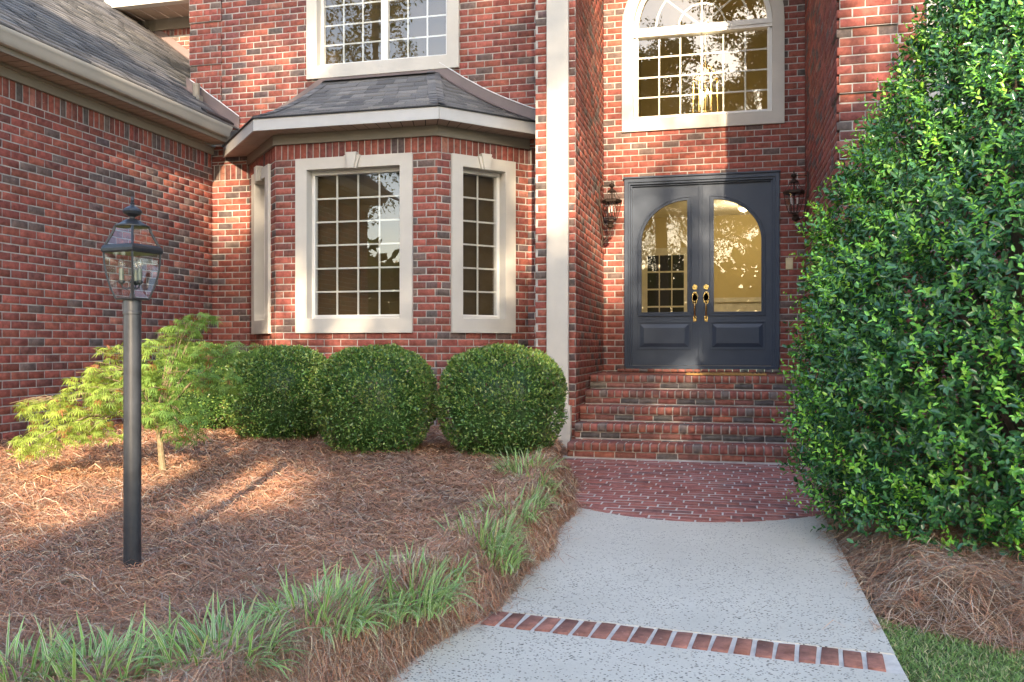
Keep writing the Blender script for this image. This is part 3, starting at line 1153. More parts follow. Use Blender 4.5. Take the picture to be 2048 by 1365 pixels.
# ------------------------------------------------------------------ double doors
DM = (DX0 + DX1) / 2
mb = MB(T)
mb.ring(rect(DX0, DX1, DZ0, DZ1), rect(DX0 + 0.05, DX1 - 0.05, DZ0 - 0.01, DZ1 - 0.05), 0.10, -0.03)
mb.ring(rect(DX0 + 0.05, DX1 - 0.05, DZ0, DZ1 - 0.05), rect(DX0 + 0.078, DX1 - 0.078, DZ0, DZ1 - 0.078), 0.10, -0.012)
mb.ring(rect(DX0 + 0.078, DX1 - 0.078, DZ0, DZ1 - 0.078), rect(DX0 + 0.10, DX1 - 0.10, DZ0, DZ1 - 0.10), 0.12, 0.02)
mb.box(DX0 - 0.012, DX1 + 0.012, -0.05, 0.02, DZ1, DZ1 + 0.022)
mb.box(DX0 + 0.02, DX1 - 0.02, -0.035, 0.14, DZ0 - 0.03, DZ0 + 0.012)
dframe = mb.build('door_frame', M['door'], house, world=True, bevel=0.003)
SX0, SX1, SZ0, SZ1 = DX0 + 0.10, DX1 - 0.10, DZ0 + 0.015, DZ1 - 0.10
DY = 0.05            # door face depth behind the brick face


def qarc(xs_, xo, z0, zs, zt, n=16):
    """loop: straight side at xs_, curved top falling towards xo; counter-clockwise when xo < xs_"""
    rx, rz = abs(xs_ - xo), zt - zs
    sg = -1 if xo < xs_ else 1
    top = [(xs_ + sg * rx * math.sin(math.pi / 2 * i / n), zs + rz * math.cos(math.pi / 2 * i / n)) for i in range(n + 1)]
    return [(xo, z0), (xs_, z0)] + top


for side in (-1, 1):
    xa, xb = (SX0, DM - 0.004) if side < 0 else (DM + 0.004, SX1)
    inner = xb if side < 0 else xa           # meeting stile side
    outer = xa if side < 0 else xb
    gi = inner + side * 0.158                # straight glass edge
    go = outer - side * 0.112
    gzb, gzs, gzt = 1.69, 2.62, 3.165
    hole = qarc(gi, go, gzb, gzs, gzt)
    nn = len(hole)
    # door leaf with the glazed opening: outer loop matched point by point
    out = []
    for i, (hx, hz) in enumerate(hole):
        if i == 0:
            out.append((outer, SZ0))
        elif i == 1:
            out.append((inner, SZ0))
        elif i == 2:
            out.append((inner, SZ1))
        else:
            f = (i - 2) / (nn - 3)
            if f < 0.5:
                out.append((inner + (outer - inner) * f * 2, SZ1))
            else:
                out.append((outer, SZ1 + (gzs - SZ1) * (f - 0.5) * 2))
    mb = MB(T)
    mb.ring(out, hole, DY + 0.045, DY)
    door = mb.build('door', M['door'], house, world=True)
    # glazing moulding

    def off(k):
        return qarc(gi - side * 0 + (-side) * k, go + side * k, gzb - k, gzs, gzt + k)
    md = MB(T)
    md.ring(off(0.045), off(0.030), DY, DY - 0.016)
    md.ring(off(0.030), off(-0.004), DY + 0.03, DY - 0.007)
    md.ring(off(0.012), off(-0.008), DY + 0.03, DY - 0.013)
    md.build('glazing_bead', M['door'], door, bevel=0.003)
    gp = MB(T)
    gl = off(-0.002)
    gp.add([(p[0], DY + 0.02, p[1]) for p in gl], [tuple(range(len(gl)))])
    gp.build('pane', M['doorglass'], door)
    # raised panel
    p0, p1 = sorted((gi - side * 0.045, go + side * 0.045))
    z0, z1 = 1.205, 1.575
    pn = MB(T)
    pn.ring(rect(p0, p1, z0, z1), rect(p0 + 0.018, p1 - 0.018, z0 + 0.018, z1 - 0.018), DY, DY - 0.014)
    pn.ring(rect(p0 + 0.018, p1 - 0.018, z0 + 0.018, z1 - 0.018), rect(p0 + 0.032, p1 - 0.032, z0 + 0.032, z1 - 0.032), DY, DY - 0.005)
    pn.build('panel_moulding', M['door'], door, bevel=0.002)
    q0, q1, r0, r1 = p0 + 0.032, p1 - 0.032, z0 + 0.032, z1 - 0.032
    k = 0.052
    rp = MB(T)
    A_ = [(q0, DY - 0.001, r0), (q1, DY - 0.001, r0), (q1, DY - 0.001, r1), (q0, DY - 0.001, r1)]
    B_ = [(q0 + k, DY - 0.022, r0 + k), (q1 - k, DY - 0.022, r0 + k), (q1 - k, DY - 0.022, r1 - k), (q0 + k, DY - 0.022, r1 - k)]
    rp.add(A_ + B_, [(4, 5, 6, 7)] + [(i, (i + 1) % 4, 4 + (i + 1) % 4, 4 + i) for i in range(4)])
    rp.build('raised_panel', M['door'], door)
    # handle set
    hx = inner + side * 0.068
    for nm, zz, rr in (('deadbolt', 2.02, 0.036),):
        hb = MB(T)
        n = 18
        for (ra, y0, y1) in ((rr, DY, DY - 0.012), (rr * 0.72, DY - 0.012, DY - 0.026), (0.012, DY - 0.026, DY - 0.036)):
            ang = [2 * math.pi * i / n for i in range(n)]
            hb.add([(hx + ra * math.cos(a), y0, zz + ra * math.sin(a)) for a in ang] + [(hx + ra * 0.93 * math.cos(a), y1, zz + ra * 0.93 * math.sin(a)) for a in ang],
                   [(i, (i + 1) % n, n + (i + 1) % n, n + i) for i in range(n)] + [tuple(range(n, 2 * n))])
        hb.build(nm, M['brass'], door)
    hb = MB(T)
    for (za, zbb, hw_) in ((1.815, 1.945, 0.031), (1.845, 1.915, 0.037), (1.80, 1.96, 0.02)):
        hb.box(hx - hw_, hx + hw_, DY - 0.011, DY, za, zbb)
    hb.box(hx - 0.012, hx + 0.012, DY - 0.05, DY - 0.01, 1.828, 1.84)
    hb.box(hx - 0.022, hx + 0.022, DY - 0.012, DY, 1.575, 1.645)
    pts = [(hx, DY - 0.012, 1.82), (hx, DY - 0.05, 1.81), (hx, DY - 0.066, 1.77), (hx, DY - 0.066, 1.70), (hx, DY - 0.05, 1.64), (hx, DY - 0.012, 1.61)]
    hb.tube(pts, [0.008, 0.010, 0.013, 0.012, 0.010, 0.008], 10)
    hb.build('handle', M['brass'], door, bevel=0.002)
mb = MB(T)
mb.box(DM - 0.022, DM + 0.022, DY - 0.012, DY - 0.0005, SZ0, SZ1)
mb.build('astragal', M['door'], house, world=True, bevel=0.003)

# foyer seen through the door glass and the arched window
FX0, FX1, FY1, FZ0, FZ1 = AX0 + 0.1, AX1 - 0.05, YA + 4.2, 0.97, 6.9
fy = MB()
y0 = YA + 0.16
fy.quad((FX0, FY1, FZ0), (FX1, FY1, FZ0), (FX1, FY1, FZ1), (FX0, FY1, FZ1))
fy.quad((FX0, y0, FZ0), (FX0, FY1, FZ0), (FX0, FY1, FZ1), (FX0, y0, FZ1))
fy.quad((FX1, y0, FZ0), (FX1, FY1, FZ0), (FX1, FY1, FZ1), (FX1, y0, FZ1))
fy.quad((FX0, y0, FZ0), (FX1, y0, FZ0), (FX1, FY1, FZ0), (FX0, FY1, FZ0))
fy.quad((FX0, y0, FZ1), (FX1, y0, FZ1), (FX1, FY1, FZ1), (FX0, FY1, FZ1))
fy.build('foyer', M['foyer'], house, world=True)
# inner glazed door, wainscot and balcony rail
mb = MB()
mb.box(FX0 + 0.02, FX0 + 0.9, FY1 - 0.05, FY1 - 0.01, FZ0, 3.0)
mb.box(FX0 + 1.0, FX1 - 0.01, FY1 - 0.03, FY1 - 0.01, FZ0, 2.02)
mb.box(FX0 + 1.0, FX1 - 0.01, FY1 - 0.06, FY1 - 0.01, 2.02, 2.10)
idoor = mb.build('inner_door', M['whitetrim'], house, world=True)
for i in range(3):
    for j in range(5):
        x = FX0 + 0.12 + i * 0.22
        z = 1.35 + j * 0.31
        MB().quad((x, FY1 - 0.052, z), (x + 0.2, FY1 - 0.052, z), (x + 0.2, FY1 - 0.052, z + 0.28), (x, FY1 - 0.052, z + 0.28)).build('pane', M['rubber'], idoor)
mb = MB()
mb.box(FX0, FX1, YA + 2.1, YA + 2.16, 4.62, 4.68)
mb.box(FX0, FX1, YA + 2.08, YA + 4.2, 3.55, 3.72)
rail = mb.build('balcony_rail', M['whitetrim'], house, world=True)
for i in range(16):
    x = FX0 + 0.08 + i * 0.155
    MB().box(x - 0.017, x + 0.017, YA + 2.11, YA + 2.15, 3.72, 4.62).build('baluster', M['whitetrim'], rail)
# chandelier: brass lantern cage with lit candles
ch = empty('chandelier', (AC + 0.02, YA + 1.15, 4.45), 'lit brass lantern chandelier hanging behind the arched window', 'chandelier')
mb = MB()
for s in range(6):
    a = s * math.pi / 3
    c_, s_ = math.cos(a) * 0.17, math.sin(a) * 0.17
    mb.tube([(c_ * 0.5, s_ * 0.5, -0.02), (c_, s_, 0.1), (c_, s_, 0.62), (c_ * 0.3, s_ * 0.3, 0.82)], 0.009, 6)
for z in (0.1, 0.62):
    mb.tube([(math.cos(a) * 0.17, math.sin(a) * 0.17, z) for a in [k * math.pi / 9 for k in range(19)]], 0.009, 6)
mb.tube([(0, 0, 0.1), (0, 0, 2.4)], 0.008, 6)
mb.build('cage', M['brass'], ch)
for s in range(4):
    a = s * math.pi / 2 + 0.4
    b = MB()
    b.lathe([(0.010, 0.2), (0.010, 0.36)], (math.cos(a) * 0.08, math.sin(a) * 0.08, 0), 8)
    b.build('candle', M['candle'], ch)
    b = MB()
    b.lathe([(0.006, 0.36), (0.014, 0.39), (0.010, 0.42), (0.002, 0.445)], (math.cos(a) * 0.08, math.sin(a) * 0.08, 0), 8)
    b.build('bulb', M['litbulb'], ch, smooth=True)
pl = bpy.data.lights.new('chandelier_light', 'POINT')
pl.energy = 5
pl.color = (1.0, 0.82, 0.50)
pl.shadow_soft_size = 0.12
po = bpy.data.objects.new('chandelier_light', pl)
link(po, ch)
po.location = (0, 0, 0.52)
dl = bpy.data.lights.new('foyer_light', 'POINT')
dl.energy = 6.5
dl.color = (1.0, 0.82, 0.50)
dl.shadow_soft_size = 0.15
dn = empty('ceiling_lamp', (0.25, YA + 2.9, 3.42), 'small lit ceiling lamp under the balcony inside the entrance', 'lamp')
MB().lathe([(0.09, 0.10), (0.10, 0.05), (0.06, 0.0), (0.01, -0.015)], (0, 0, 0), 14).build('lamp_shade', M['litbulb'] if False else M['candle'], dn, smooth=True)
do = bpy.data.objects.new('foyer_light', dl)
link(do, dn)
do.location = (0, 0, -0.14)

# ------------------------------------------------------------------ eaves, soffits, roofs
# left wing: frieze, soffit boards, gutter
MB().box(XL - 0.01, XL + 0.032, 3.5, YM - 0.01, 3.787, 3.905).build('frieze_board', M['taupe'], house, world=True)
MB().box(XL + 0.032, XL + 0.05, 3.5, YM - 0.01, 3.878, 3.906).build('crown_moulding', M['taupe'], house, world=True)
EX = -6.36
y = 3.6
while y < YM - 0.05:
    e = min(y + 0.137, YM - 0.02)
    MB().box(XL, EX, y, e, 3.911, 3.914).build('soffit_board', M['soffit'], house, world=True)
    y += 0.15
MB().box(XL, EX, 3.5, YM - 0.02, 3.916, 3.94).build('soffit_back', M['rubber'], house, world=True)
MB().box(EX, EX + 0.03, 3.5, YM - 0.06, 3.90, 4.075).build('fascia', M['taupe'], house, world=True)
gp = [(EX + 0.031, 3.955), (EX + 0.085, 3.955), (EX + 0.105, 3.975), (EX + 0.112, 4.01), (EX + 0.138, 4.045), (EX + 0.148, 4.065), (EX + 0.148, 4.085), (EX + 0.135, 4.085), (EX + 0.125, 4.06), (EX + 0.031, 4.03)]
mb = MB(lambda x, y, z: (x, y, z))
n = len(gp)
mb.add([(p[0], 3.5, p[1]) for p in gp] + [(p[0], 10.02, p[1]) for p in gp], [tuple(range(n)), tuple(range(2 * n - 1, n - 1, -1))] + [(i, n + i, n + (i + 1) % n, (i + 1) % n) for i in range(n)])
mb.build('gutter', M['gutter'], house, world=True, smooth=True)

SHC = [(0.170, 0.164, 0.164), (0.142, 0.138, 0.140), (0.200, 0.190, 0.184), (0.118, 0.116, 0.120), (0.22, 0.208, 0.196)]


def shingle_vf(A, B, C, D, t):
    """A B lower edge, C D upper edge (C above B); thick at the lower edge"""
    A, B, C, D = map(Vector, (A, B, C, D))
    n = (B - A).cross(D - A).normalized()
    if n.z < 0:
        n = -n
    V = [A + n * t, B + n * t, C + n * 0.002, D + n * 0.002, A, B]
    V = np.array([tuple(v) for v in V])
    F = np.array([(0, 1, 2, 3), (4, 5, 1, 0), (5, 2, 1, 1), (4, 0, 3, 3)])
    return V, F[:2]


def put_shingles(lst, root, nobj):
    VV, FF, CC, nv = [], [], [], 0
    lst = sorted(lst, key=lambda q: -q[0])
    for i, (_, V, F, c) in enumerate(lst):
        if i < nobj:
            me = mesh_np('shingle', V, F, M['shingle'], np.tile(c, (len(V), 1)))
            link(bpy.data.objects.new('shingle', me), root)
        else:
            VV.append(V)
            FF.append(F + nv)
            nv += len(V)
            CC.append(np.tile(c, (len(V), 1)))
    if VV:
        me = mesh_np('shingle_field', np.concatenate(VV), np.concatenate(FF), M['shingle'], np.concatenate(CC))
        o = link(bpy.data.objects.new('shingle_field', me), root)
        o['kind'] = 'stuff'


# left wing roof
RS = 0.74
RX0, RZ0 = -6.225, 4.095


def roof_pt(k, y):
    x = RX0 - k * 0.14 / math.sqrt(1 + RS * RS)
    return (x, y, RZ0 + (RX0 - x) * RS)


mb = MB()
a, b = roof_pt(0, 0), roof_pt(46, 0)
mb.quad((a[0], 2.5, a[2] - 0.012), (a[0], 10.21, a[2] - 0.012), (b[0], 10.21, b[2] - 0.012), (b[0], 2.5, b[2] - 0.012))
kq = 6.0
a2 = roof_pt(kq, 0)
mb.quad((a2[0], 10.21, a2[2] - 0.012), (a2[0], 13.42, a2[2] - 0.012), (b[0], 13.42, b[2] - 0.012), (b[0], 10.21, b[2] - 0.012))
roofL = mb.build('wing_roof', M['rubber'], house, world=True)
SH = []
for k in range(45):
    ymax = 10.2 if roof_pt(k, 0)[0] > -6.97 else 13.39
    y = 3.0 + rng.uniform(0, 0.3)
    while y < ymax:
        wd = rng.uniform(0.16, 0.34)
        e = min(y + wd, ymax)
        dz = rng.uniform(0, 0.012)
        A, B = roof_pt(k - rng.uniform(0, 0.07), y), roof_pt(k, e - 0.003)
        A = (B[0], y, B[2])
        C, D = roof_pt(k + 1.15, e - 0.003), roof_pt(k + 1.15, y)
        V, F = shingle_vf(A, B, C, D, rng.choice([0.008, 0.016]) + 0.005)
        P = np.mean(V[:4], 0)
        u, v, d = px(P)
        s = (e - y) / d ** 2 if (-20 < u < 2060 and -10 < v < 1370) else 0
        SH.append((s, V, F, np.array(SHC[rng.choice(5, p=[.35, .25, .2, .1, .1])]) * rng.uniform(0.9, 1.1)))
        y = e
put_shingles(SH, roofL, 150)
# step flashing where the wing roof meets the main wall
mb = MB()
for k in range(0, 7):
    a, b = roof_pt(k, 0), roof_pt(k + 1, 0)
    mb.quad((a[0], 10.195, a[2] + 0.0), (b[0], 10.195, b[2] + 0.0), (b[0], 10.192, b[2] + 0.17), (a[0], 10.192, a[2] + 0.17))
    mb.quad((a[0], 10.195, a[2] + 0.018), (b[0], 10.195, b[2] + 0.018), (b[0], 10.06, b[2] + 0.018), (a[0], 10.06, a[2] + 0.018))
fl = mb.build('step_flashing', M['flash'], house, world=True)
mb = MB()
mb.tube([(roof_pt(k * 0.5, 0)[0], 10.190 + rng.uniform(-0.003, 0.003), roof_pt(k * 0.5, 0)[2] + 0.172 + rng.uniform(-0.004, 0.004)) for k in range(0, 14)], 0.007, 5)
mb.build('sealant', M['sealant'], fl)
mb = MB()
for k in range(6, 45):
    a, b = roof_pt(k, 0), roof_pt(k + 1, 0)
    mb.quad((a[0], 13.385, a[2] + 0.0), (b[0], 13.385, b[2] + 0.0), (b[0], 13.385, b[2] + 0.16), (a[0], 13.385, a[2] + 0.16))
    mb.quad((a[0], 13.385, a[2] + 0.02), (b[0], 13.385, b[2] + 0.02), (b[0], 13.2, b[2] + 0.02), (a[0], 13.2, a[2] + 0.02))
mb.build('step_flashing', M['flash'], house, world=True)
a, b = roof_pt(0.15, 0), roof_pt(0.9, 0)
MB().add([(a[0], 9.50, a[2] + 0.02), (a[0], 10.1, a[2] + 0.02), (b[0], 10.1, b[2] + 0.02), (b[0], 9.50, b[2] + 0.02), (a[0], 9.50, a[2] + 0.045), (a[0], 10.1, a[2] + 0.045), (b[0], 10.1, b[2] + 0.045), (b[0], 9.50, b[2] + 0.045)],
         [(4, 5, 6, 7), (0, 1, 5, 4), (1, 2, 6, 5), (2, 3, 7, 6), (3, 0, 4, 7)]).build('drip_guard', M['rubber'], house, world=True)
a = roof_pt(5.1, 0)
mb = MB()
mb.lathe([(0.045, -0.05), (0.045, 0.10), (0.05, 0.10), (0.05, 0.13), (0.01, 0.14)], (a[0], 10.10, a[2] + 0.06), 10)
mb.box(a[0] + 0.03, a[0] + 0.075, 10.05, 10.14, a[2] - 0.06, a[2] + 0.03)
mb.build('roof_vent', M['taupe'], house, world=True)

# bay roof
OV = 0.28
t22 = OV * math.tan(R(22.5))
E0 = (-5.316, YB - OV)
E1 = (-3.064, YB - OV)
WL, WR = -6.46, -2.035            # where the side eaves meet the main wall
TOPL, TOPR = -4.93, -3.485


def prof(t):
    """height of the bell-cast slope, t 0 eave .. 1 top"""
    return 3.885 + 0.72 * (0.62 * t + 0.38 * t * t)


def rowpt(t):
    yh = E0[1] - 0.02 + (YM - 0.12 - E0[1]) * t
    z = prof(t)
    hl = Vector((E0[0] + (TOPL - E0[0]) * t, yh, z))
    hr = Vector((E1[0] + (TOPR - E1[0]) * t, yh, z))
    wl = Vector((WL + (TOPL - 0.03 - WL) * t ** 1.0, YM - 0.005, z))
    wr = Vector((WR + (TOPR + 0.03 - WR) * t ** 1.0, YM - 0.005, z))
    return wl, hl, hr, wr


mb = MB()
NR = 11
for i in range(NR):
    A_, B_ = rowpt(i / NR), rowpt((i + 1) / NR)
    for k in range(3):
        dn_ = Vector((0, 0, 0.012))
        mb.quad(A_[k] - dn_, A_[k + 1] - dn_, B_[k + 1] - dn_, B_[k] - dn_)
bayroof = mb.build('bay_roof', M['rubber'], house, world=True)
SH = []
for i in range(NR):
    t0, t1 = i / NR, min((i + 1.2) / NR, 1.0)
    A_, B_ = rowpt(t0), rowpt(t1)
    for k in range(3):
        L0 = (A_[k + 1] - A_[k]).length
        s = 0.0
        first = True
        while s < 1.0:
            e = min(1.0, s + rng.uniform(0.13, 0.27) / L0 * (0.6 if first else 1))
            first = False
            if 1 - e < 0.08 / L0:
                e = 1.0
            g = 0.002 / L0
            a_, b_ = A_[k].lerp(A_[k + 1], s + g), A_[k].lerp(A_[k + 1], e - g)
            c_, d_ = B_[k].lerp(B_[k + 1], e - g), B_[k].lerp(B_[k + 1], s + g)
            V, F = shingle_vf(a_, b_, c_, d_, rng.choice([0.007, 0.014]) + 0.003)
            SH.append((1.0 if k else 0.5, V, F, np.array(SHC[rng.choice(5, p=[.35, .3, .12, .18, .05])]) * rng.uniform(0.88, 1.08)))
            s = e
put_shingles(SH, bayroof, 300)
# hip caps
for k in (1, 2):
    for i in range(NR):
        P0, P1 = rowpt(i / NR), rowpt((i + 1.25) / NR if i < NR - 1 else 1.0)
        d0 = (P0[k - 1] - P0[k]).normalized() * 0.10
        d1 = (P0[k + 1] - P0[k]).normalized() * 0.10
        up0, up1 = Vector((0, 0, 0.026)), Vector((0, 0, 0.014))
        c = np.array(SHC[rng.choice(5)]) * 0.95
        mb = MB()
        mb.add([P0[k] + up0, P0[k] + d0 + up0 * 0.9, P1[k] + d0 * 0.95 + up1, P1[k] + up1, P0[k] + d1 + up0 * 0.9, P1[k] + d1 * 0.95 + up1], [(0, 1, 2, 3), (0, 3, 5, 4)], tuple(c))
        mb.build('hip_shingle', M['shingle'], bayroof)
# flashing on the wall above the bay roof
mb = MB()
pts = [rowpt(t)[0] for t in np.linspace(0, 1, 14)] + [rowpt(1.0)[0] + Vector((0, 0, 0.02)), rowpt(1.0)[3] + Vector((0, 0, 0.02))] + [rowpt(t)[3] for t in np.linspace(1, 0, 14)]
for i in range(len(pts) - 1):
    a, b = pts[i], pts[i + 1]
    if (b - a).length < 0.005:
        continue
    up = Vector((0, 0, 0.15))
    mb.quad(Vector((a.x, YM - 0.026, a.z)), Vector((b.x, YM - 0.026, b.z)), Vector((b.x, YM - 0.024, b.z)) + up, Vector((a.x, YM - 0.024, a.z)) + up)
tl, tr_ = rowpt(1.0)[1], rowpt(1.0)[2]
mb.quad(Vector((tl.x - 0.03, tl.y - 0.10, tl.z - 0.03)), Vector((tr_.x + 0.03, tr_.y - 0.10, tr_.z - 0.03)), Vector((tr_.x + 0.03, YM - 0.027, tr_.z + 0.03)), Vector((tl.x - 0.03, YM - 0.027, tl.z + 0.03)))
for (u_, w_) in ((0, 1), (3, 2)):
    for i in range(12):
        A_, B_ = rowpt(i / 12), rowpt((i + 1) / 12)
        da = (A_[w_] - A_[u_]).normalized() * min(0.10, (A_[w_] - A_[u_]).length)
        db = (B_[w_] - B_[u_]).normalized() * min(0.10, (B_[w_] - B_[u_]).length)
        up = Vector((0, 0, 0.022))
        mb.quad(A_[u_] + up, A_[u_] + da + up, B_[u_] + db + up, B_[u_] + up)
fl = mb.build('wall_flashing', M['flash'], house, world=True)
mb = MB()
mb.tube([Vector((p.x, YM - 0.03, p.z + 0.152 + rng.uniform(-0.004, 0.004))) for p in pts[16:]], 0.007, 5)
mb.build('sealant', M['sealant'], fl)
# fascia, soffit, frieze of the bay
EL = (WL + 0.0, YM - 0.01)
ER = (WR - 0.0, YM - 0.05)
eave = [EL, E0, E1, (-2.04, E1[1] + (E1[0] + 2.04) * -1.08)]
wallpts = [BW[0][0], BW[0][1], BW[1][1], BW[2][1]]
for k in range(3):
    a, b = eave[k], eave[k + 1]
    w = Wall(a, b, house)
    MB(w.T).box(0.0, w.len, -0.012, 0.008, 3.739, 3.876).build('fascia', M['fascia'], house, world=True)
    MB(w.T).box(0.0, w.len, -0.03, 0.05, 3.876, 3.889).build('drip_edge', M['rubber'], house, world=True)
    p, q = Vector((*wallpts[k], 0)), Vector((*wallpts[k + 1], 0))
    n = max(2, int(w.len / 0.145))
    for i in range(n):
        f0, f1 = i / n, (i + 1) / n - 0.012 / w.len
        A_, B_ = Vector((*a, 0)).lerp(Vector((*b, 0)), f0), Vector((*a, 0)).lerp(Vector((*b, 0)), f1)
        C_, D_ = p.lerp(q, f1), p.lerp(q, f0)
        z = 3.745
        pr = [A_, B_, C_, D_]
        MB().add([(v.x, v.y, z) for v in pr] + [(v.x, v.y, z + 0.003) for v in pr], [(0, 1, 2, 3), (0, 1, 5, 4), (1, 2, 6, 5), (3, 0, 4, 7)]).build('soffit_board', M['soffit'], house, world=True)
    MB().quad((*a, 3.750), (*b, 3.750), (*wallpts[k + 1], 3.750), (*wallpts[k], 3.750)).build('soffit_back', M['rubber'], house, world=True)
    wf = Wall(wallpts[k], wallpts[k + 1], house)
    ex = 0.013
    MB(wf.T).box(-ex if k else 0, wf.len + (ex if k < 2 else 0), -0.032, 0.005, 3.625, 3.742).build('frieze_board', M['taupe'], house, world=True)

# high roof over the main body so the house is closed from above
mb = MB()
mb.box(-7.1, -1.9, YM - 0.35, 16.0, 7.02, 7.2)
mb.box(-2.2, 1.1, YM - 1.2, 16.0, 7.22, 7.4)
mb.box(0.8, 6.5, YR - 0.35, 16.0, 7.02, 7.2)
mb.build('main_roof', M['taupe'], house, world=True)
# cream plate beside the door
MB(Wall((0, YA), (2, YA), house).T).bbox(0.715, 0.805, -0.016, 0.0, 2.22, 2.37, 0.006).build('door_plate', M['plate'], house, world=True)

# ------------------------------------------------------------------ front steps
steps = empty('front_steps', (-0.33, 9.5, 0.1), 'five red brick steps rising to the blue double doors', 'steps')
NY = [10.22, 9.855, 9.49, 9.125, 8.76]
RISE = 0.1604
PF = 0.908
core = MB()
for i, y in enumerate(NY):
    zt = PF - i * RISE
    x0 = AX0 + 0.025 if i < 3 else -1.575
    core.box(x0, AX1 - 0.01, y + 0.034, YA - 0.03 if i == 0 else NY[i - 1] + 0.06, 0.0, zt - 0.007)
    if i > 2:
        pass
score = core.build('mortar_core', M['pavemortar'], steps, world=True)
STEPM = {}


def unit(nm, x0, x1, y0, y1, z0, z1, parent, dark):
    """a free brick with rounded front/top edges, shared by size and colour variant"""
    k = (round(x1 - x0, 2), round(y1 - y0, 2), round(z1 - z0, 2), int(rng.integers(12)), dark)
    if k not in STEPM:
        l, d, h = k[:3]
        r = 0.010
        a = l / 2
        sec = [(0, -h + 0.004), (0, -r), (r * 0.35, -r * 0.35), (r, 0), (d, 0), (d, -h)]
        V = []
        for sx in (-a, -a + 0.003, a - 0.003, a):
            ins = 0.003 if abs(sx) == a else 0
            for (yy_, zz_) in sec:
                V.append((sx, yy_ + (ins if yy_ < d else 0), zz_ - (ins if zz_ > -h + 0.01 else 0)))
        V = np.array(V) + rng.uniform(-1, 1, (len(V), 3)) * 0.0012
        m_ = len(sec)
        F = []
        for q in range(3):
            for i in range(m_):
                j = (i + 1) % m_
                F.append((q * m_ + i, q * m_ + j, (q + 1) * m_ + j, (q + 1) * m_ + i))
        F += [(0, 1, 2, 3), (0, 3, 4, 5), (18, 21, 20, 19), (18, 23, 22, 21)]
        STEPM[k] = mesh_np('brick', V, np.array(F), M['brick'], np.tile(np.array(brick_colour(dark)) * np.array([1.42, 1.72, 1.72]), (len(V), 1)))  # wall brick colours lightened here to make up for the shade at the entry
    o = link(bpy.data.objects.new(nm, STEPM[k]), parent)
    o.location = ((x0 + x1) / 2, y0 + rng.uniform(-0.002, 0.002), z1 + rng.uniform(-0.001, 0.001))
    return o


for i, y in enumerate(NY):
    zt = PF - i * RISE
    x0 = AX0 + 0.025 if i < 3 else (-1.585 if i == 3 else -1.60)
    x = x0 + rng.uniform(0, 0.01)
    while x < AX1 - 0.05:
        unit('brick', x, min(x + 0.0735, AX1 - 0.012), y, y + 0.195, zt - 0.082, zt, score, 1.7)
        x += 0.0845
    x = x0 + 0.02
    ph = rng.uniform(0, 0.2)
    xx = x0 - ph
    while xx < AX1 - 0.03:
        a_, b_ = max(xx + 0.006, x0), min(xx + 0.204, AX1 - 0.012)
        if b_ - a_ > 0.03:
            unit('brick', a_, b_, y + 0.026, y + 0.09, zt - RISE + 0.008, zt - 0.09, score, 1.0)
        xx += 0.2096
    # second row of the tread
    yb = (NY[i - 1] + 0.03) if i else YA - 0.05
    yy = y + 0.205
    rowi = 0
    while yy < yb - 0.05:
        xx = x0 - [0.0, 0.1][rowi % 2] - rng.uniform(0, 0.04)
        while xx < AX1 - 0.03:
            a_, b_ = max(xx + 0.006, x0), min(xx + 0.203, AX1 - 0.012)
            if b_ - a_ > 0.03:
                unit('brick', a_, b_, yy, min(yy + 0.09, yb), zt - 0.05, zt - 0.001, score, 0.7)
            xx += 0.2096
        yy += 0.10
        rowi += 1
# header row under the doors
x = AX0 + 0.2
while x < AX1 - 0.1:
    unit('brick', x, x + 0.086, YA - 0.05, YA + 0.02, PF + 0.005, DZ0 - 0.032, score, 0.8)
    x += 0.0985

# ------------------------------------------------------------------ doormat
mat = empty('doormat', (-0.02, 10.62, PF), 'flat brown coir doormat with black end stripes before the doors', 'doormat')
mb = MB()
mb.box(-0.46, 0.46, -0.22, 0.24, 0.001, 0.024)
mb.build('mat', M['coir'], mat, bevel=0.006)
for sx in (-1, 1):
    for j in range(3):
        x = sx * (0.40 - j * 0.045)
        MB().box(x - 0.011, x + 0.011, -0.14, 0.18, 0.0245, 0.0265).build('stripe', M['coirblack'], mat)


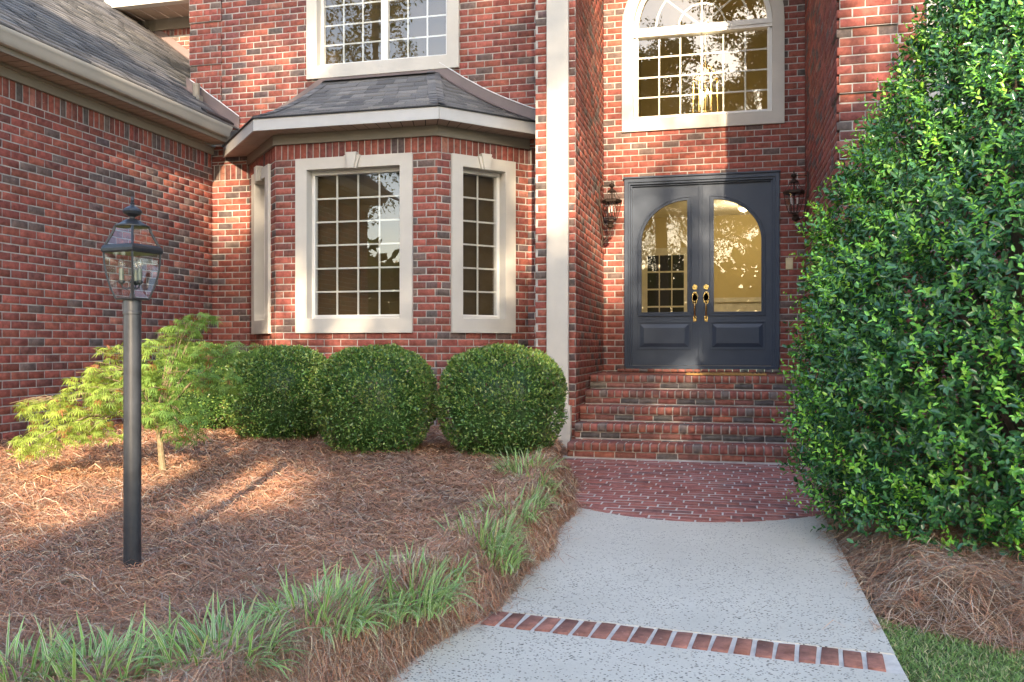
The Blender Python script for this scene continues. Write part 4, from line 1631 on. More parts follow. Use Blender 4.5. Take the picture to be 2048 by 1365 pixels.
# ------------------------------------------------------------------ wall lanterns
def wall_lantern():
    root = empty('wall_lantern', (0, 0, 0), None, 'wall lamp', 'bronze lanterns either side of the front doors')
    cx = 0.165
    mb = MB()
    mb.box(0.0, 0.012, -0.035, 0.035, -0.06, 0.24)
    mb.tube([(0.008, 0, 0.19), (0.05, 0, 0.205), (cx, 0, 0.205)], 0.006, 6)
    mb.tube([(0.008, 0, 0.03), (0.03, 0, -0.15), (0.06, 0, -0.30), (cx - 0.06, 0, -0.33), (cx - 0.01, 0, -0.30), (cx, 0, -0.262)], 0.008, 6)
    mb.tube([(0.01, 0, -0.20), (0.035, 0, -0.36), (0.05, 0, -0.46), (0.03, 0, -0.55)], [0.009, 0.008, 0.007, 0.003], 6)
    mb.tube([(cx - 0.03, 0, -0.33), (cx - 0.02, 0, -0.42), (0.06, 0, -0.52), (0.035, 0, -0.56)], [0.006, 0.006, 0.005, 0.003], 6)
    mb.lathe([(0.012, -0.35), (0.045, -0.33), (0.05, -0.31), (0.03, -0.29), (0.045, -0.275), (0.012, -0.262)], (cx - 0.02, 0, 0), 12)
    mb.tube([(0.02, 0, 0.24), (0.05, 0, 0.285), (0.09, 0, 0.30)], 0.004, 5)
    mb.build('bracket', M['bronze'], root, smooth=True)
    mb = MB()
    mb.lathe([(0.008, 0.115), (0.062, 0.118), (0.05, 0.135), (0.022, 0.16), (0.012, 0.175), (0.034, 0.188), (0.040, 0.205), (0.030, 0.222), (0.010, 0.235), (0.007, 0.262), (0.001, 0.272)], (cx, 0, 0), 16)
    mb.lathe([(0.108, 0.022), (0.118, 0.022), (0.128, 0.008), (0.127, -0.012), (0.112, -0.022), (0.104, -0.022), (0.104, 0.022)], (cx, 0, 0), 6)
    mb.lathe([(0.04, -0.255), (0.058, -0.252), (0.058, -0.242), (0.04, -0.24)], (cx, 0, 0), 6)
    mb.build('cap', M['bronze'], root)
    rb = MB()
    gl = MB()
    prf = [(0.112, -0.02), (0.106, -0.08), (0.094, -0.14), (0.076, -0.20), (0.056, -0.245)]
    for k in range(6):
        a = k * math.pi / 3
        a2 = a + math.pi / 3
        rb.tube([(cx + r * math.cos(a), r * math.sin(a), z) for r, z in prf], 0.0045, 5)
        rb.tube([(cx + r * math.cos(a), r * math.sin(a), z) for r, z in [(0.104, 0.02), (0.085, 0.055), (0.062, 0.085), (0.054, 0.118)]], 0.0035, 5)
        for i in range(4):
            (r0, z0), (r1, z1) = prf[i], prf[i + 1]
            gl.quad((cx + r0 * math.cos(a), r0 * math.sin(a), z0), (cx + r0 * math.cos(a2), r0 * math.sin(a2), z0), (cx + r1 * math.cos(a2), r1 * math.sin(a2), z1), (cx + r1 * math.cos(a), r1 * math.sin(a), z1))
    rb.build('rib', M['bronze'], root)
    gl.build('glass', M['lampglass'], root)
    st = MB()
    st.tube([(cx, 0, -0.24), (cx, 0, 0.12)], 0.009, 8)
    for a in (0.6, 2.7, 4.8):
        c_, s_ = math.cos(a) * 0.042, math.sin(a) * 0.042
        st.tube([(cx, 0, -0.19), (cx + c_ * 0.7, s_ * 0.7, -0.20), (cx + c_, s_, -0.17), (cx + c_, s_, -0.14)], 0.0045, 5)
        cd = MB()
        cd.lathe([(0.0105, -0.14), (0.0105, -0.065)], (cx + c_, s_, 0), 8)
        cd.build('candle', M['candle'], root)
        bl = MB()
        bl.lathe([(0.007, -0.065), (0.012, -0.045), (0.008, -0.02), (0.001, -0.002)], (cx + c_, s_, 0), 8)
        bl.build('bulb', M['bulb'], root, smooth=True)
    st.build('stem', M['bronze'], root)
    return root


sc1 = wall_lantern()
sc1.location = (AX0 + 0.012, 11.06, 3.10)
sc1['label'] = 'bronze wall lantern with scrolled tail on the brick left of the doors'
sc2 = copy_tree(sc1)
sc2.location = (AX1 - 0.004, 10.95, 3.10)
sc2.rotation_euler = (0, 0, math.pi)
sc2['label'] = 'bronze wall lantern right of the doors above the big holly'

# ------------------------------------------------------------------ lamp post
lp = empty('lamp_post', (-2.663, 3.46, 0.22), 'black lamp post with glass lantern standing in the pine straw', 'lamp post')
K = 4.0 / FPX


def zy(y):
    return (1125 - y) * K + 0.03


MB().lathe([(0.0385, -0.25), (0.0385, zy(628)), (0.042, zy(627)), (0.042, zy(622)), (0.040, zy(621)), (0.040, zy(600)), (0.03, zy(599))], (0, 0, 0), 28).build('post', M['post'], lp, smooth=True)
q = math.pi / 4
LPH = math.atan2(-3.46, 2.663)
MB().lathe([(0.02, zy(600)), (0.070, zy(599)), (0.075, zy(595)), (0.05, zy(594))], (0, 0, 0), 4, LPH).build('lantern_base', M['blackmetal'], lp)
MB().lathe([(0.116, zy(506)), (0.124, zy(506.5)), (0.131, zy(503)), (0.132, zy(498)), (0.127, zy(493)), (0.116, zy(490)), (0.108, zy(491)), (0.112, zy(504))], (0, 0, 0), 4, LPH).build('lantern_rim', M['blackmetal'], lp)
MB().lathe([(0.073, zy(454)), (0.076, zy(453)), (0.076, zy(450.5)), (0.055, zy(446)), (0.045, zy(443)), (0.036, zy(440)), (0.02, zy(437)), (0.012, zy(436)), (0.012, zy(433)), (0.02, zy(431)), (0.038, zy(427)), (0.043, zy(422)), (0.037, zy(417)), (0.018, zy(412)),
          (0.010, zy(410)), (0.008, zy(407)), (0.011, zy(405)), (0.006, zy(403)), (0.009, zy(399)), (0.006, zy(394)), (0.001, zy(392))], (0, 0, 0), 24, LPH).build('lantern_cap', M['blackmetal'], lp)
prf = [(0.119, zy(505)), (0.118, zy(526)), (0.110, zy(548)), (0.094, zy(572)), (0.070, zy(597))]
tpf = [(0.114, zy(491)), (0.093, zy(474)), (0.079, zy(462)), (0.073, zy(453))]
for k in range(4):
    a, a2 = LPH + k * math.pi / 2, LPH + (k + 1) * math.pi / 2
    MB().tube([(r * math.cos(a), r * math.sin(a), z) for r, z in prf], 0.0048, 6).build('rib', M['blackmetal'], lp)
    MB().tube([(r * math.cos(a), r * math.sin(a), z) for r, z in tpf], 0.0062, 6).build('rib', M['blackmetal'], lp)
    for pf in (prf, tpf):
        gl = MB()
        for i in range(len(pf) - 1):
            (r0, z0), (r1, z1) = pf[i], pf[i + 1]
            gl.quad((r0 * math.cos(a), r0 * math.sin(a), z0), (r0 * math.cos(a2), r0 * math.sin(a2), z0), (r1 * math.cos(a2), r1 * math.sin(a2), z1), (r1 * math.cos(a), r1 * math.sin(a), z1))
        gl.build('glass_panel', M['lampglass'], lp)
st = MB()
st.lathe([(0.018, zy(597)), (0.012, zy(590)), (0.008, zy(585)), (0.008, zy(566)), (0.014, zy(563)), (0.008, zy(560)), (0.004, zy(553))], (0, 0, 0), 12)
for a in (-0.2, 1.9, 4.0):
    c_, s_ = math.cos(a) * 0.047, math.sin(a) * 0.047
    st.tube([(0, 0, zy(572)), (c_ * 0.5, s_ * 0.5, zy(577)), (c_ * 0.9, s_ * 0.9, zy(574)), (c_, s_, zy(566))], 0.004, 6)
    st.lathe([(0.010, zy(567)), (0.015, zy(565)), (0.015, zy(561)), (0.010, zy(560))], (c_, s_, 0), 10)
    MB().lathe([(0.0105, zy(560)), (0.0105, zy(537))], (c_, s_, 0), 10).build('candle', M['pewter'], lp)
    MB().lathe([(0.008, zy(537)), (0.014, zy(530)), (0.012, zy(521)), (0.005, zy(512)), (0.001, zy(509))], (c_, s_, 0), 10).build('bulb', M['bulb'], lp, smooth=True)
st.build('stem', M['blackmetal'], lp)


# ------------------------------------------------------------------ foliage helpers
def norm(v):
    return v / np.maximum(np.linalg.norm(v, axis=1, keepdims=True), 1e-6)


def leaf_arrays(pos, axis, nrm, L, W, col, fold=0.25, six=False, droop=0.0):
    n = len(pos)
    axis = norm(axis)
    side = norm(np.cross(axis, nrm))
    up = np.cross(side, axis)
    L = np.broadcast_to(np.asarray(L, float).reshape(-1, 1), (n, 1))
    W = np.broadcast_to(np.asarray(W, float).reshape(-1, 1), (n, 1))
    tip = pos + axis * L - up * L * droop
    if not six:
        m = pos + axis * L * 0.5
        a = m + side * W * 0.5 + up * W * fold
        b = m - side * W * 0.5 + up * W * fold
        V = np.stack([pos, a, tip, b], 1)
        F = np.array([[0, 1, 2, 3]])
    else:
        a1 = pos + axis * L * 0.3 + side * W * 0.46 + up * W * fold
        a2 = pos + axis * L * 0.68 + side * W * 0.42 + up * W * fold - up * L * droop * 0.4
        b1 = pos + axis * L * 0.3 - side * W * 0.46 + up * W * fold
        b2 = pos + axis * L * 0.68 - side * W * 0.42 + up * W * fold - up * L * droop * 0.4
        V = np.stack([pos, a1, a2, tip, b2, b1], 1)
        F = np.array([[0, 1, 2, 3], [0, 3, 4, 5]])
    k = V.shape[1]
    idx = (np.arange(n) * k)[:, None, None] + F[None]
    return V.reshape(-1, 3), idx.reshape(-1, 4), np.repeat(col, k, axis=0)


def cat(parts):
    VV, FF, CC, nv = [], [], [], 0
    for V, F, C in parts:
        VV.append(V)
        FF.append(F + nv)
        CC.append(C)
        nv += len(V)
    return np.concatenate(VV), np.concatenate(FF), np.concatenate(CC)


def pick(cols, n, w=None):
    cols = np.array(cols, float)
    i = rng.choice(len(cols), n, p=None if w is None else np.array(w) / np.sum(w))
    return cols[i] * rng.uniform(0.8, 1.2, (n, 1)) * rng.uniform(0.95, 1.05, (n, 3))


# ------------------------------------------------------------------ clipped boxwood mounds
def boxwood(loc, rx, ry, h, seed, label):
    root = empty('boxwood_shrub', loc, label, 'shrub', 'clipped mounds in front of the bay window')
    n = 24000
    d = norm(rng.normal(size=(n, 3)))
    d[:, 2] = np.abs(d[:, 2]) * np.where(rng.random(n) < 0.30, -1, 1)
    p = 2.7
    s = (np.abs(d[:, 0]) ** p + np.abs(d[:, 1]) ** p + np.abs(d[:, 2]) ** p) ** (-1 / p)
    q = d * s[:, None]
    lump = 1 + 0.045 * vnoise(q[:, 0] * 3, q[:, 2] * 3 + q[:, 1] * 2, 1.3, seed) + 0.02 * vnoise(q[:, 0] * 9, q[:, 2] * 9 + q[:, 1] * 8, 1.1, seed) + np.where(rng.random(n) < 0.03, 0.05 * rng.random(n), 0)
    dep = rng.random(n) ** 2.2
    q *= (lump - 0.16 * dep)[:, None]
    low = np.clip((-q[:, 2] - 0.2) / 0.8, 0, 1)
    q[:, :2] *= (1 - 0.22 * low)[:, None]
    pos = q * np.array([rx, ry, h * 0.55]) + np.array([0, 0, h * 0.5])
    keep = pos[:, 2] > -0.02
    pos, d, dep = pos[keep], d[keep], dep[keep]
    n = len(pos)
    out = norm(d / np.array([rx, ry, h * 0.55]))
    ax = norm(out * 0.75 + rng.normal(size=(n, 3)) * 0.65 + np.array([0, 0, 0.25]))
    nr = norm(out * 0.6 + rng.normal(size=(n, 3)) * 0.5 + np.array([0, 0, 0.6]))
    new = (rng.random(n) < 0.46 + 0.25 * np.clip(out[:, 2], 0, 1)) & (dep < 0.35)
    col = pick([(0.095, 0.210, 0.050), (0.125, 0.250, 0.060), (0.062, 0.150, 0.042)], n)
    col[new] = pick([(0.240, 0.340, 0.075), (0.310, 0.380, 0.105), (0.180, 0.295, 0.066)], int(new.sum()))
    br = rng.random(n) < 0.02
    col[br] = pick([(0.16, 0.09, 0.06)], int(br.sum()))
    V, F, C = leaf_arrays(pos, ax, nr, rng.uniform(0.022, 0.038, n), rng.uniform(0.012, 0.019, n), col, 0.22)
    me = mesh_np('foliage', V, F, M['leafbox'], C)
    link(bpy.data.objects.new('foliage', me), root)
    # twiggy core
    mb = MB()
    for k in range(46):
        dd = norm(rng.normal(size=(1, 3)))[0]
        dd[2] = abs(dd[2]) * 0.9 + 0.12
        e = dd * np.array([rx, ry, h * 0.9]) * 0.86
        m1 = e * 0.5 + rng.normal(size=3) * 0.04
        mb.tube([(0.02 * dd[0], 0.02 * dd[1], 0.0), tuple(m1), tuple(e)], [0.012, 0.007, 0.003], 5)
    mb.build('stems', M['twig'], root)
    cm = []
    nu, nvv = 18, 10
    VV = []
    for j in range(nvv + 1):
        ph = math.pi * j / nvv
        for i in range(nu):
            a = 2 * math.pi * i / nu
            dd = np.array([math.sin(ph) * math.cos(a), math.sin(ph) * math.sin(a), math.cos(ph)])
            ss = (np.abs(dd) ** p).sum() ** (-1 / p)
            qq = dd * ss * 0.83
            if qq[2] < -0.2:
                qq[:2] *= 1 - 0.22 * min(1, (-qq[2] - 0.2) / 0.8)
            VV.append(qq * np.array([rx, ry, h * 0.55]) + np.array([0, 0, h * 0.5]) + rng.normal(size=3) * 0.012)
    FF = [(j * nu + i, j * nu + (i + 1) % nu, (j + 1) * nu + (i + 1) % nu, (j + 1) * nu + i) for j in range(nvv) for i in range(nu)]
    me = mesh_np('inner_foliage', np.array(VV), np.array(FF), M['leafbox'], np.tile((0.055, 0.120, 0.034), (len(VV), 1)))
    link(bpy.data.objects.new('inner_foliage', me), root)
    return root


for (x, y, rx, ry, h, sd, lab) in ((-5.60, 8.42, 0.50, 0.48, 0.92, 1.0, 'clipped green mound half hidden behind the small maple'),
                                   (-4.37, 7.92, 0.52, 0.48, 0.91, 2.0, 'clipped green mound just right of the small maple'),
                                   (-3.09, 7.32, 0.520, 0.48, 0.93, 3.0, 'middle clipped green mound below the large bay window'),
                                   (-1.97, 7.56, 0.555, 0.50, 0.96, 4.0, 'clipped green mound next to the cream pilaster and steps')):
    boxwood((x, y, float(bed_left(x, y)) - 0.03), rx, ry, h, sd, lab)


# ------------------------------------------------------------------ big hollies
def holly(loc, profile, nspr, nshoot, label, seed, view=None):
    root = empty('holly_shrub', loc, label, 'shrub', 'tall hollies right of the walkway')
    pz = np.array([p[0] for p in profile])
    pr = np.array([p[1] for p in profile])

    def surf(n):
        # sample height by surface area
        zz = rng.uniform(pz[0], pz[-1], n * 4)
        rr = np.interp(zz, pz, pr)
        keep = rng.random(n * 4) < rr / pr.max()
        zz, rr = zz[keep][:n], rr[keep][:n]
        th = rng.uniform(0, 2 * np.pi, len(zz))
        return zz, rr, th
    parts = []
    for kind, ns in (('old', nspr), ('shoot', nshoot)):
        zz, rr, th = surf(ns)
        ns = len(zz)
        lump = 1 + 0.09 * vnoise(th * 1.3, zz * 1.6, 1.5, seed) + 0.05 * vnoise(th * 3.7, zz * 4.1, 1.5, seed + 2)
        dep = rng.random(ns) ** 1.6 * (0.42 if kind == 'old' else 0.06)
        hollow = vnoise(th * 2.3, zz * 2.0, 1.6, seed + 5)
        if kind == 'old':
            dep = dep + np.clip(hollow - 0.45, 0, 1) * 0.35
        r = np.maximum(rr * lump - dep, 0.03)
        outd = np.stack([np.cos(th), np.sin(th), np.full(ns, 0.15)], 1)
        base = np.stack([r * np.cos(th), r * np.sin(th), zz], 1)
        sl_ = rng.uniform(0.10, 0.20, ns) if kind == 'old' else rng.uniform(0.12, 0.26, ns)
        sd = norm(outd * 0.8 + rng.normal(size=(ns, 3)) * 0.45 + np.array([0, 0, 0.45 if kind == 'old' else 0.75]))
        nl = 9 if kind == 'old' else 11
        f = np.tile(np.linspace(0.1, 1.0, nl), ns)
        ii = np.repeat(np.arange(ns), nl)
        pos = base[ii] + sd[ii] * (sl_[ii] * f)[:, None]
        # leaves spiral round the stem
        ref = norm(np.cross(sd, np.array([0.3, 0.2, 1.0])))
        ref2 = np.cross(sd, ref)
        ang = np.tile(np.arange(nl) * 2.4, ns) + rng.uniform(0, 6.28, ns)[ii]
        rad = ref[ii] * np.cos(ang)[:, None] + ref2[ii] * np.sin(ang)[:, None]
        ax = norm(rad * 0.85 + sd[ii] * (0.35 + 0.5 * f)[:, None] + rng.normal(size=pos.shape) * 0.15)
        nr = norm(sd[ii] * 0.8 + np.array([0, 0, 0.55]) + outd[ii] * 0.35 - rad * 0.2 + rng.normal(size=pos.shape) * 0.2)
        n = len(pos)
        if kind == 'old':
            col = pick([(0.050, 0.155, 0.050), (0.072, 0.205, 0.056), (0.034, 0.112, 0.046), (0.125, 0.300, 0.060)], n, [4, 4, 3, 2])
            L = rng.uniform(0.032, 0.058, n)
            W = L * rng.uniform(0.40, 0.50, n)
        else:
            col = pick([(0.230, 0.540, 0.060), (0.330, 0.620, 0.080), (0.150, 0.430, 0.055)], n)
            L = rng.uniform(0.030, 0.052, n) * (1.1 - 0.35 * f)
            W = L * rng.uniform(0.42, 0.52, n)
        parts.append(leaf_arrays(pos, ax, nr, L, W, col, 0.16, True, 0.12))
    V, F, C = cat(parts)
    me = mesh_np('foliage', V, F, M['leafholly'], C)
    link(bpy.data.objects.new('foliage', me), root)
    mb = MB()
    for k in range(46):
        zz = rng.uniform(0.3, pz[-1] * 0.93)
        rr = float(np.interp(zz, pz, pr)) * rng.uniform(0.7, 0.98)
        th = rng.uniform(0, 6.28)
        e = Vector((rr * math.cos(th), rr * math.sin(th), zz))
        b0 = Vector((0.1 * math.cos(th), 0.1 * math.sin(th), zz * 0.25))
        m1 = b0.lerp(e, 0.5) + Vector((0, 0, 0.12 * zz))
        mb.tube([b0, m1, e], [0.022, 0.014, 0.004], 6)
    mb.tube([(0, 0, -0.2), (0.03, 0.02, pz[-1] * 0.4), (0, 0, pz[-1] * 0.9)], [0.07, 0.05, 0.012], 8)
    mb.build('branches', M['bark'], root)
    return root


HP = [(0.0, 1.20), (0.25, 1.32), (0.6, 1.39), (1.0, 1.40), (1.35, 1.40), (1.75, 1.29), (2.1, 1.13), (2.57, 0.92), (3.0, 0.75), (3.3, 0.62), (3.6, 0.50), (4.05, 0.18)]
holly((1.92, 5.92, 0.08), HP, 11500, 2100, 'tall glossy holly leaning over the right side of the steps', 1.0)
HP2 = [(0.0, 1.0), (0.3, 1.2), (1.0, 1.34), (1.7, 1.30), (2.4, 1.15), (3.0, 1.0), (3.6, 0.75), (4.2, 0.45), (4.7, 0.12)]
holly((3.16, 5.75, 0.12), HP2, 4800, 800, 'glossy holly cut off by the right edge of the photo', 3.0)


# ------------------------------------------------------------------ small lace-leaf maple
def maple():
    base = at(325, 960, 6.5)
    root = empty('japanese_maple', (base.x, base.y, float(bed_left(base.x, base.y)) - 0.02), 'small lace-leaf maple with yellow green layered foliage behind the lamp post', 'tree')
    k = 6.5 / FPX

    def loc(u, v, dd=0.0):
        a = (u - 325) * k
        return Vector((a * CT - dd * ST, a * ST + dd * CT, (960 - v) * k + 0.02))
    tr = MB()
    tr.tube([loc(327, 985), loc(326, 955), loc(322, 915), loc(318, 870), loc(312, 835)], [0.040, 0.030, 0.023, 0.021, 0.019], 9)
    tr.build('trunk', M['maplebark'], root, smooth=True)
    pads = [  # u, v, depth, ru, rv, rd, count
        (150, 845, -0.05, 80, 30, 0.28, 250), (90, 825, 0.05, 62, 22, 0.2, 150), (115, 885, -0.3, 50, 26, 0.18, 170), (215, 860, -0.25, 70, 26, 0.25, 200),
        (205, 800, -0.1, 85, 34, 0.30, 300), (290, 795, -0.2, 90, 32, 0.30, 320), (372, 830, -0.2, 62, 30, 0.28, 240), (395, 868, -0.25, 36, 18, 0.18, 90),
        (240, 745, 0.05, 75, 26, 0.28, 230), (340, 755, 0.0, 95, 34, 0.30, 330), (420, 770, 0.15, 55, 28, 0.25, 170), (225, 705, 0.15, 45, 14, 0.2, 80),
        (330, 705, 0.1, 72, 26, 0.28, 230), (395, 712, 0.2, 55, 24, 0.22, 150), (345, 668, 0.15, 42, 16, 0.2, 100), (385, 640, 0.2, 36, 12, 0.15, 60), (365, 655, 0.1, 40, 14, 0.15, 60),
        (60, 815, 0.0, 30, 10, 0.12, 45), (455, 700, 0.3, 40, 16, 0.2, 70), (185, 765, 0.05, 60, 20, 0.2, 110)]
    br = MB()
    hub = loc(314, 838)
    pos, droop = [], []
    for (u, v, dd, ru, rv, rd, cnt) in pads:
        c = loc(u, v, dd)
        up = c + Vector((0, 0, rv * k * 0.3))
        m1 = hub.lerp(up, 0.55) + Vector((0, 0, 0.05 + 0.06 * abs(u - 315) / 250))
        if v < 730:
            m1 = hub.lerp(up, 0.5) + Vector((0.0, 0, 0.03))
        br.tube([hub + Vector((0, 0, -0.03)), m1, up], [0.011, 0.007, 0.003], 6)
        for j in range(5):
            e = c + Vector((rng.uniform(-1, 1) * ru * k, rng.uniform(-1, 1) * rd, rv * k * rng.uniform(-0.3, 0.6)))
            br.tube([m1.lerp(up, 0.6), m1.lerp(e, 0.7) + Vector((0, 0, 0.02)), e], [0.004, 0.003, 0.0015], 4)
        cnt = int(cnt * 0.72)
        q = rng.normal(size=(cnt, 3))
        q = q / np.maximum(1, np.linalg.norm(q, axis=1, keepdims=True) / 1.25) * 0.72
        a = q[:, 0] * ru * k
        de = q[:, 1] * rd
        zz = q[:, 2] * rv * k - 0.35 * rv * k * (np.abs(q[:, 0]) ** 1.6)
        pos.append(np.stack([c.x + a * CT - de * ST, c.y + a * ST + de * CT, c.z + zz], 1))
    br.build('branches', M['maplebark'], root)
    pos = np.concatenate(pos)
    n = len(pos)
    th = rng.uniform(0, 2 * np.pi, n)
    main = norm(np.stack([np.cos(th), np.sin(th), rng.uniform(-1.0, -0.25, n)], 1))
    nr0 = norm(np.stack([np.cos(th) * 0.5, np.sin(th) * 0.5, np.full(n, 0.9)], 1) + rng.normal(size=(n, 3)) * 0.25)
    side = norm(np.cross(main, nr0))
    yel = np.clip((hub.x + 0.05 - pos[:, 0]) / 0.9 + 0.35, 0, 1) * 0.7 + rng.random(n) * 0.35
    c0 = np.array((0.135, 0.275, 0.070))
    c1 = np.array((0.360, 0.450, 0.085))
    lc = c0 + (c1 - c0) * np.clip(yel, 0, 1)[:, None]
    lc *= rng.uniform(0.8, 1.2, (n, 1))
    red = rng.random(n) < 0.06
    lc[red] = np.array((0.30, 0.12, 0.05))
    parts = []
    for a in (-75, -48, -24, 0, 24, 48, 75):
        ax = main * math.cos(R(a)) + side * math.sin(R(a)) - np.array([0, 0, 0.12 * abs(a) / 60])
        L = rng.uniform(0.055, 0.092, n) * (1.0 - 0.42 * abs(a) / 75)
        parts.append(leaf_arrays(pos, ax, nr0, L, L * 0.105, lc, 0.2, False, 0.18))
    V, F, C = cat(parts)
    me = mesh_np('crown', V, F, M['leafmaple'], C)
    link(bpy.data.objects.new('crown', me), root)


maple()


# ------------------------------------------------------------------ striped liriope clumps
def liriope(loc, h, spread, nb, label):
    root = empty('liriope_clump', loc, label, 'grass clump', 'striped grass clumps along the walkway edge')
    n = int(nb * 1.7)
    th = rng.uniform(0, 2 * np.pi, n)
    r0 = rng.random(n) ** 0.6 * spread * 0.42
    b = np.stack([r0 * np.cos(th), r0 * np.sin(th), np.full(n, -0.03)], 1)
    th2 = th + rng.normal(size=n) * 0.7
    lean = rng.uniform(0.3, 1.75, n)
    L = h * rng.uniform(0.55, 1.15, n)
    dirh = np.stack([np.cos(th2), np.sin(th2), np.zeros(n)], 1)
    up = np.array([0, 0, 1.0])
    seg = 5
    P = [b]
    for k in range(seg):
        f = (k + 0.5) / seg
        a = lean * (0.25 + 1.25 * f)
        step = dirh * np.sin(a)[:, None] + up * np.cos(a)[:, None]
        P.append(P[-1] + step * (L / seg)[:, None])
    side = np.stack([-np.sin(th2 + rng.normal(size=n) * 0.5), np.cos(th2), rng.uniform(-0.3, 0.3, n)], 1)
    side = norm(side)
    W = rng.uniform(0.0028, 0.0054, n)
    L = L * 0.92
    green = pick([(0.17, 0.360, 0.070), (0.24, 0.43, 0.09), (0.12, 0.280, 0.06)], n)
    pale = pick([(0.66, 0.70, 0.46), (0.76, 0.77, 0.60), (0.52, 0.62, 0.36)], n)
    dead = rng.random(n) < 0.04
    green[dead] = (0.42, 0.30, 0.13)
    V, F, C = [], [], []
    # five-point cross profile: pale margins, green centre
    prof_ = [(-1.0, 0), (-0.32, 1), (0.32, 1), (1.0, 0)]
    for k in range(seg + 1):
        w = W * (1.0 if k < seg - 1 else (0.7 if k == seg - 1 else 0.08)) * (0.75 if k == 0 else 1)
        for (o_, g_) in prof_:
            V.append(P[k] + side * (w * o_)[:, None])
            C.append(green if g_ else pale)
    k4 = len(prof_)
    V = np.stack(V, 1)
    C = np.stack(C, 1)
    ff = []
    for k in range(seg):
        for j in range(k4 - 1):
            ff.append((k * k4 + j, k * k4 + j + 1, (k + 1) * k4 + j + 1, (k + 1) * k4 + j))
    ff = np.array(ff)
    m_ = V.shape[1]
    idx = (np.arange(n) * m_)[:, None, None] + ff[None]
    me = mesh_np('blades', V.reshape(-1, 3), idx.reshape(-1, 4), M['blade'], C.reshape(-1, 3), smooth=True)
    link(bpy.data.objects.new('blades', me), root)


def ground_at(u, v):
    p = at(u, v, 3.0)
    dirv = (p - Vector((0, 0, ZC)))
    t = 0.6
    for _ in range(400):
        q_ = Vector((0, 0, ZC)) + dirv * t
        if q_.z < float(bed_left(np.array(q_.x), np.array(q_.y))):
            break
        t += 0.01
    return q_


LIR = [(1066, 972, 0.19, 0.30, 70, 'pale grass tuft just in front of the farthest clump'),
       (1052, 1010, 0.19, 0.30, 70, 'grass tuft between the small sparse tuft and the thin clump'),
       (995, 1066, 0.20, 0.32, 80, 'grass tuft between the thin clump and the middle clump'),
       (735, 1232, 0.20, 0.34, 90, 'grass tuft left of the large dense striped clump'),
       (1050, 952, 0.26, 0.40, 120, 'grass clump by the brick paving, farthest of the row'),
       (1088, 985, 0.16, 0.24, 40, 'small sparse grass tuft beside the brick paving corner'),
       (1022, 1035, 0.22, 0.34, 80, 'thin grass clump midway along the row, left of the paving edge'),
       (962, 1092, 0.22, 0.36, 110, 'grass clump beside the middle of the straw edge'),
       (985, 1130, 0.21, 0.34, 100, 'grass clump touching the straw edge before the middle clump'),
       (890, 1150, 0.15, 0.22, 40, 'low grass tuft behind the large striped clump'),
       (820, 1205, 0.25, 0.44, 190, 'large dense striped grass clump left of the brick strip'),
       (640, 1248, 0.24, 0.40, 170, 'striped grass clump third from the left edge of the photo'),
       (540, 1262, 0.15, 0.24, 50, 'low grass tuft between two striped clumps in the foreground'),
       (440, 1328, 0.24, 0.42, 200, 'full striped grass clump at the bottom, right of the lamp post'),
       (195, 1362, 0.22, 0.40, 150, 'striped grass clump at the bottom below the lamp post'),
       (30, 1372, 0.22, 0.36, 110, 'striped grass clump in the bottom left corner')]
for (u, v, h, sp, nb, lab) in LIR:
    p = ground_at(u, v)
    liriope((p.x, p.y, p.z), h, sp, nb, lab)


# ------------------------------------------------------------------ pine straw
def straw(name, X, Y, Z, gx, gy, along=None, Lm=(0.12, 0.26), lift=0.02, tilt=0.16, pale=0.24, wk=0.00036):
    n = len(X)
    d = np.abs(-X * ST + Y * CT)
    th = rng.uniform(0, 2 * np.pi, n)
    if along is not None:
        m_ = rng.random(n) < along[1]
        th = np.where(m_, along[0] + rng.normal(size=n) * 0.5, th)
    L = rng.uniform(Lm[0], Lm[1], n)
    dx, dy = np.cos(th), np.sin(th)
    sl = gx * dx + gy * dy + rng.normal(size=n) * tilt
    ax = norm(np.stack([dx, dy, sl], 1))
    mid = np.stack([X, Y, Z + rng.random(n) ** 1.5 * lift], 1)
    bow = rng.uniform(-0.02, 0.05, n) * L / 0.2
    sidev = norm(np.stack([-dy, dx, rng.normal(size=n) * 0.35], 1))
    curve = rng.normal(size=n) * 0.07 * L
    W = np.maximum(0.0008, wk * d * rng.uniform(0.7, 1.3, n))
    P = []
    for t in (-0.5, 0.0, 0.5):
        p = mid + ax * (t * L)[:, None] + sidev * (curve * (0.25 - t * t) * 4)[:, None]
        p[:, 2] += np.where(t == 0, bow, 0) - np.where(t != 0, 0.0, 0)
        P.append(p)
    V = []
    for p, f in zip(P, (0.5, 1.0, 0.4)):
        V += [p - sidev * (W * f)[:, None], p + sidev * (W * f)[:, None]]
    V = np.stack(V, 1)
    col = pick([(0.42, 0.200, 0.115), (0.34, 0.172, 0.108), (0.27, 0.168, 0.122), (0.50, 0.29, 0.17), (0.60, 0.45, 0.31), (0.48, 0.40, 0.32)], n, [5, 5, 4, 3, 6 * pale, 6 * pale])
    pt = (0.5 + 0.5 * vnoise(X, Y, 1.9, 1.0))[:, None]
    col = col * (0.82 + 0.34 * pt) * (1 + (pt - 0.5) * np.array([0.10, -0.02, -0.16]))
    F = np.array([[0, 1, 3, 2], [2, 3, 5, 4]])
    idx = (np.arange(n) * 6)[:, None, None] + F[None]
    return V.reshape(-1, 3), idx.reshape(-1, 4), np.repeat(col, 6, 0)


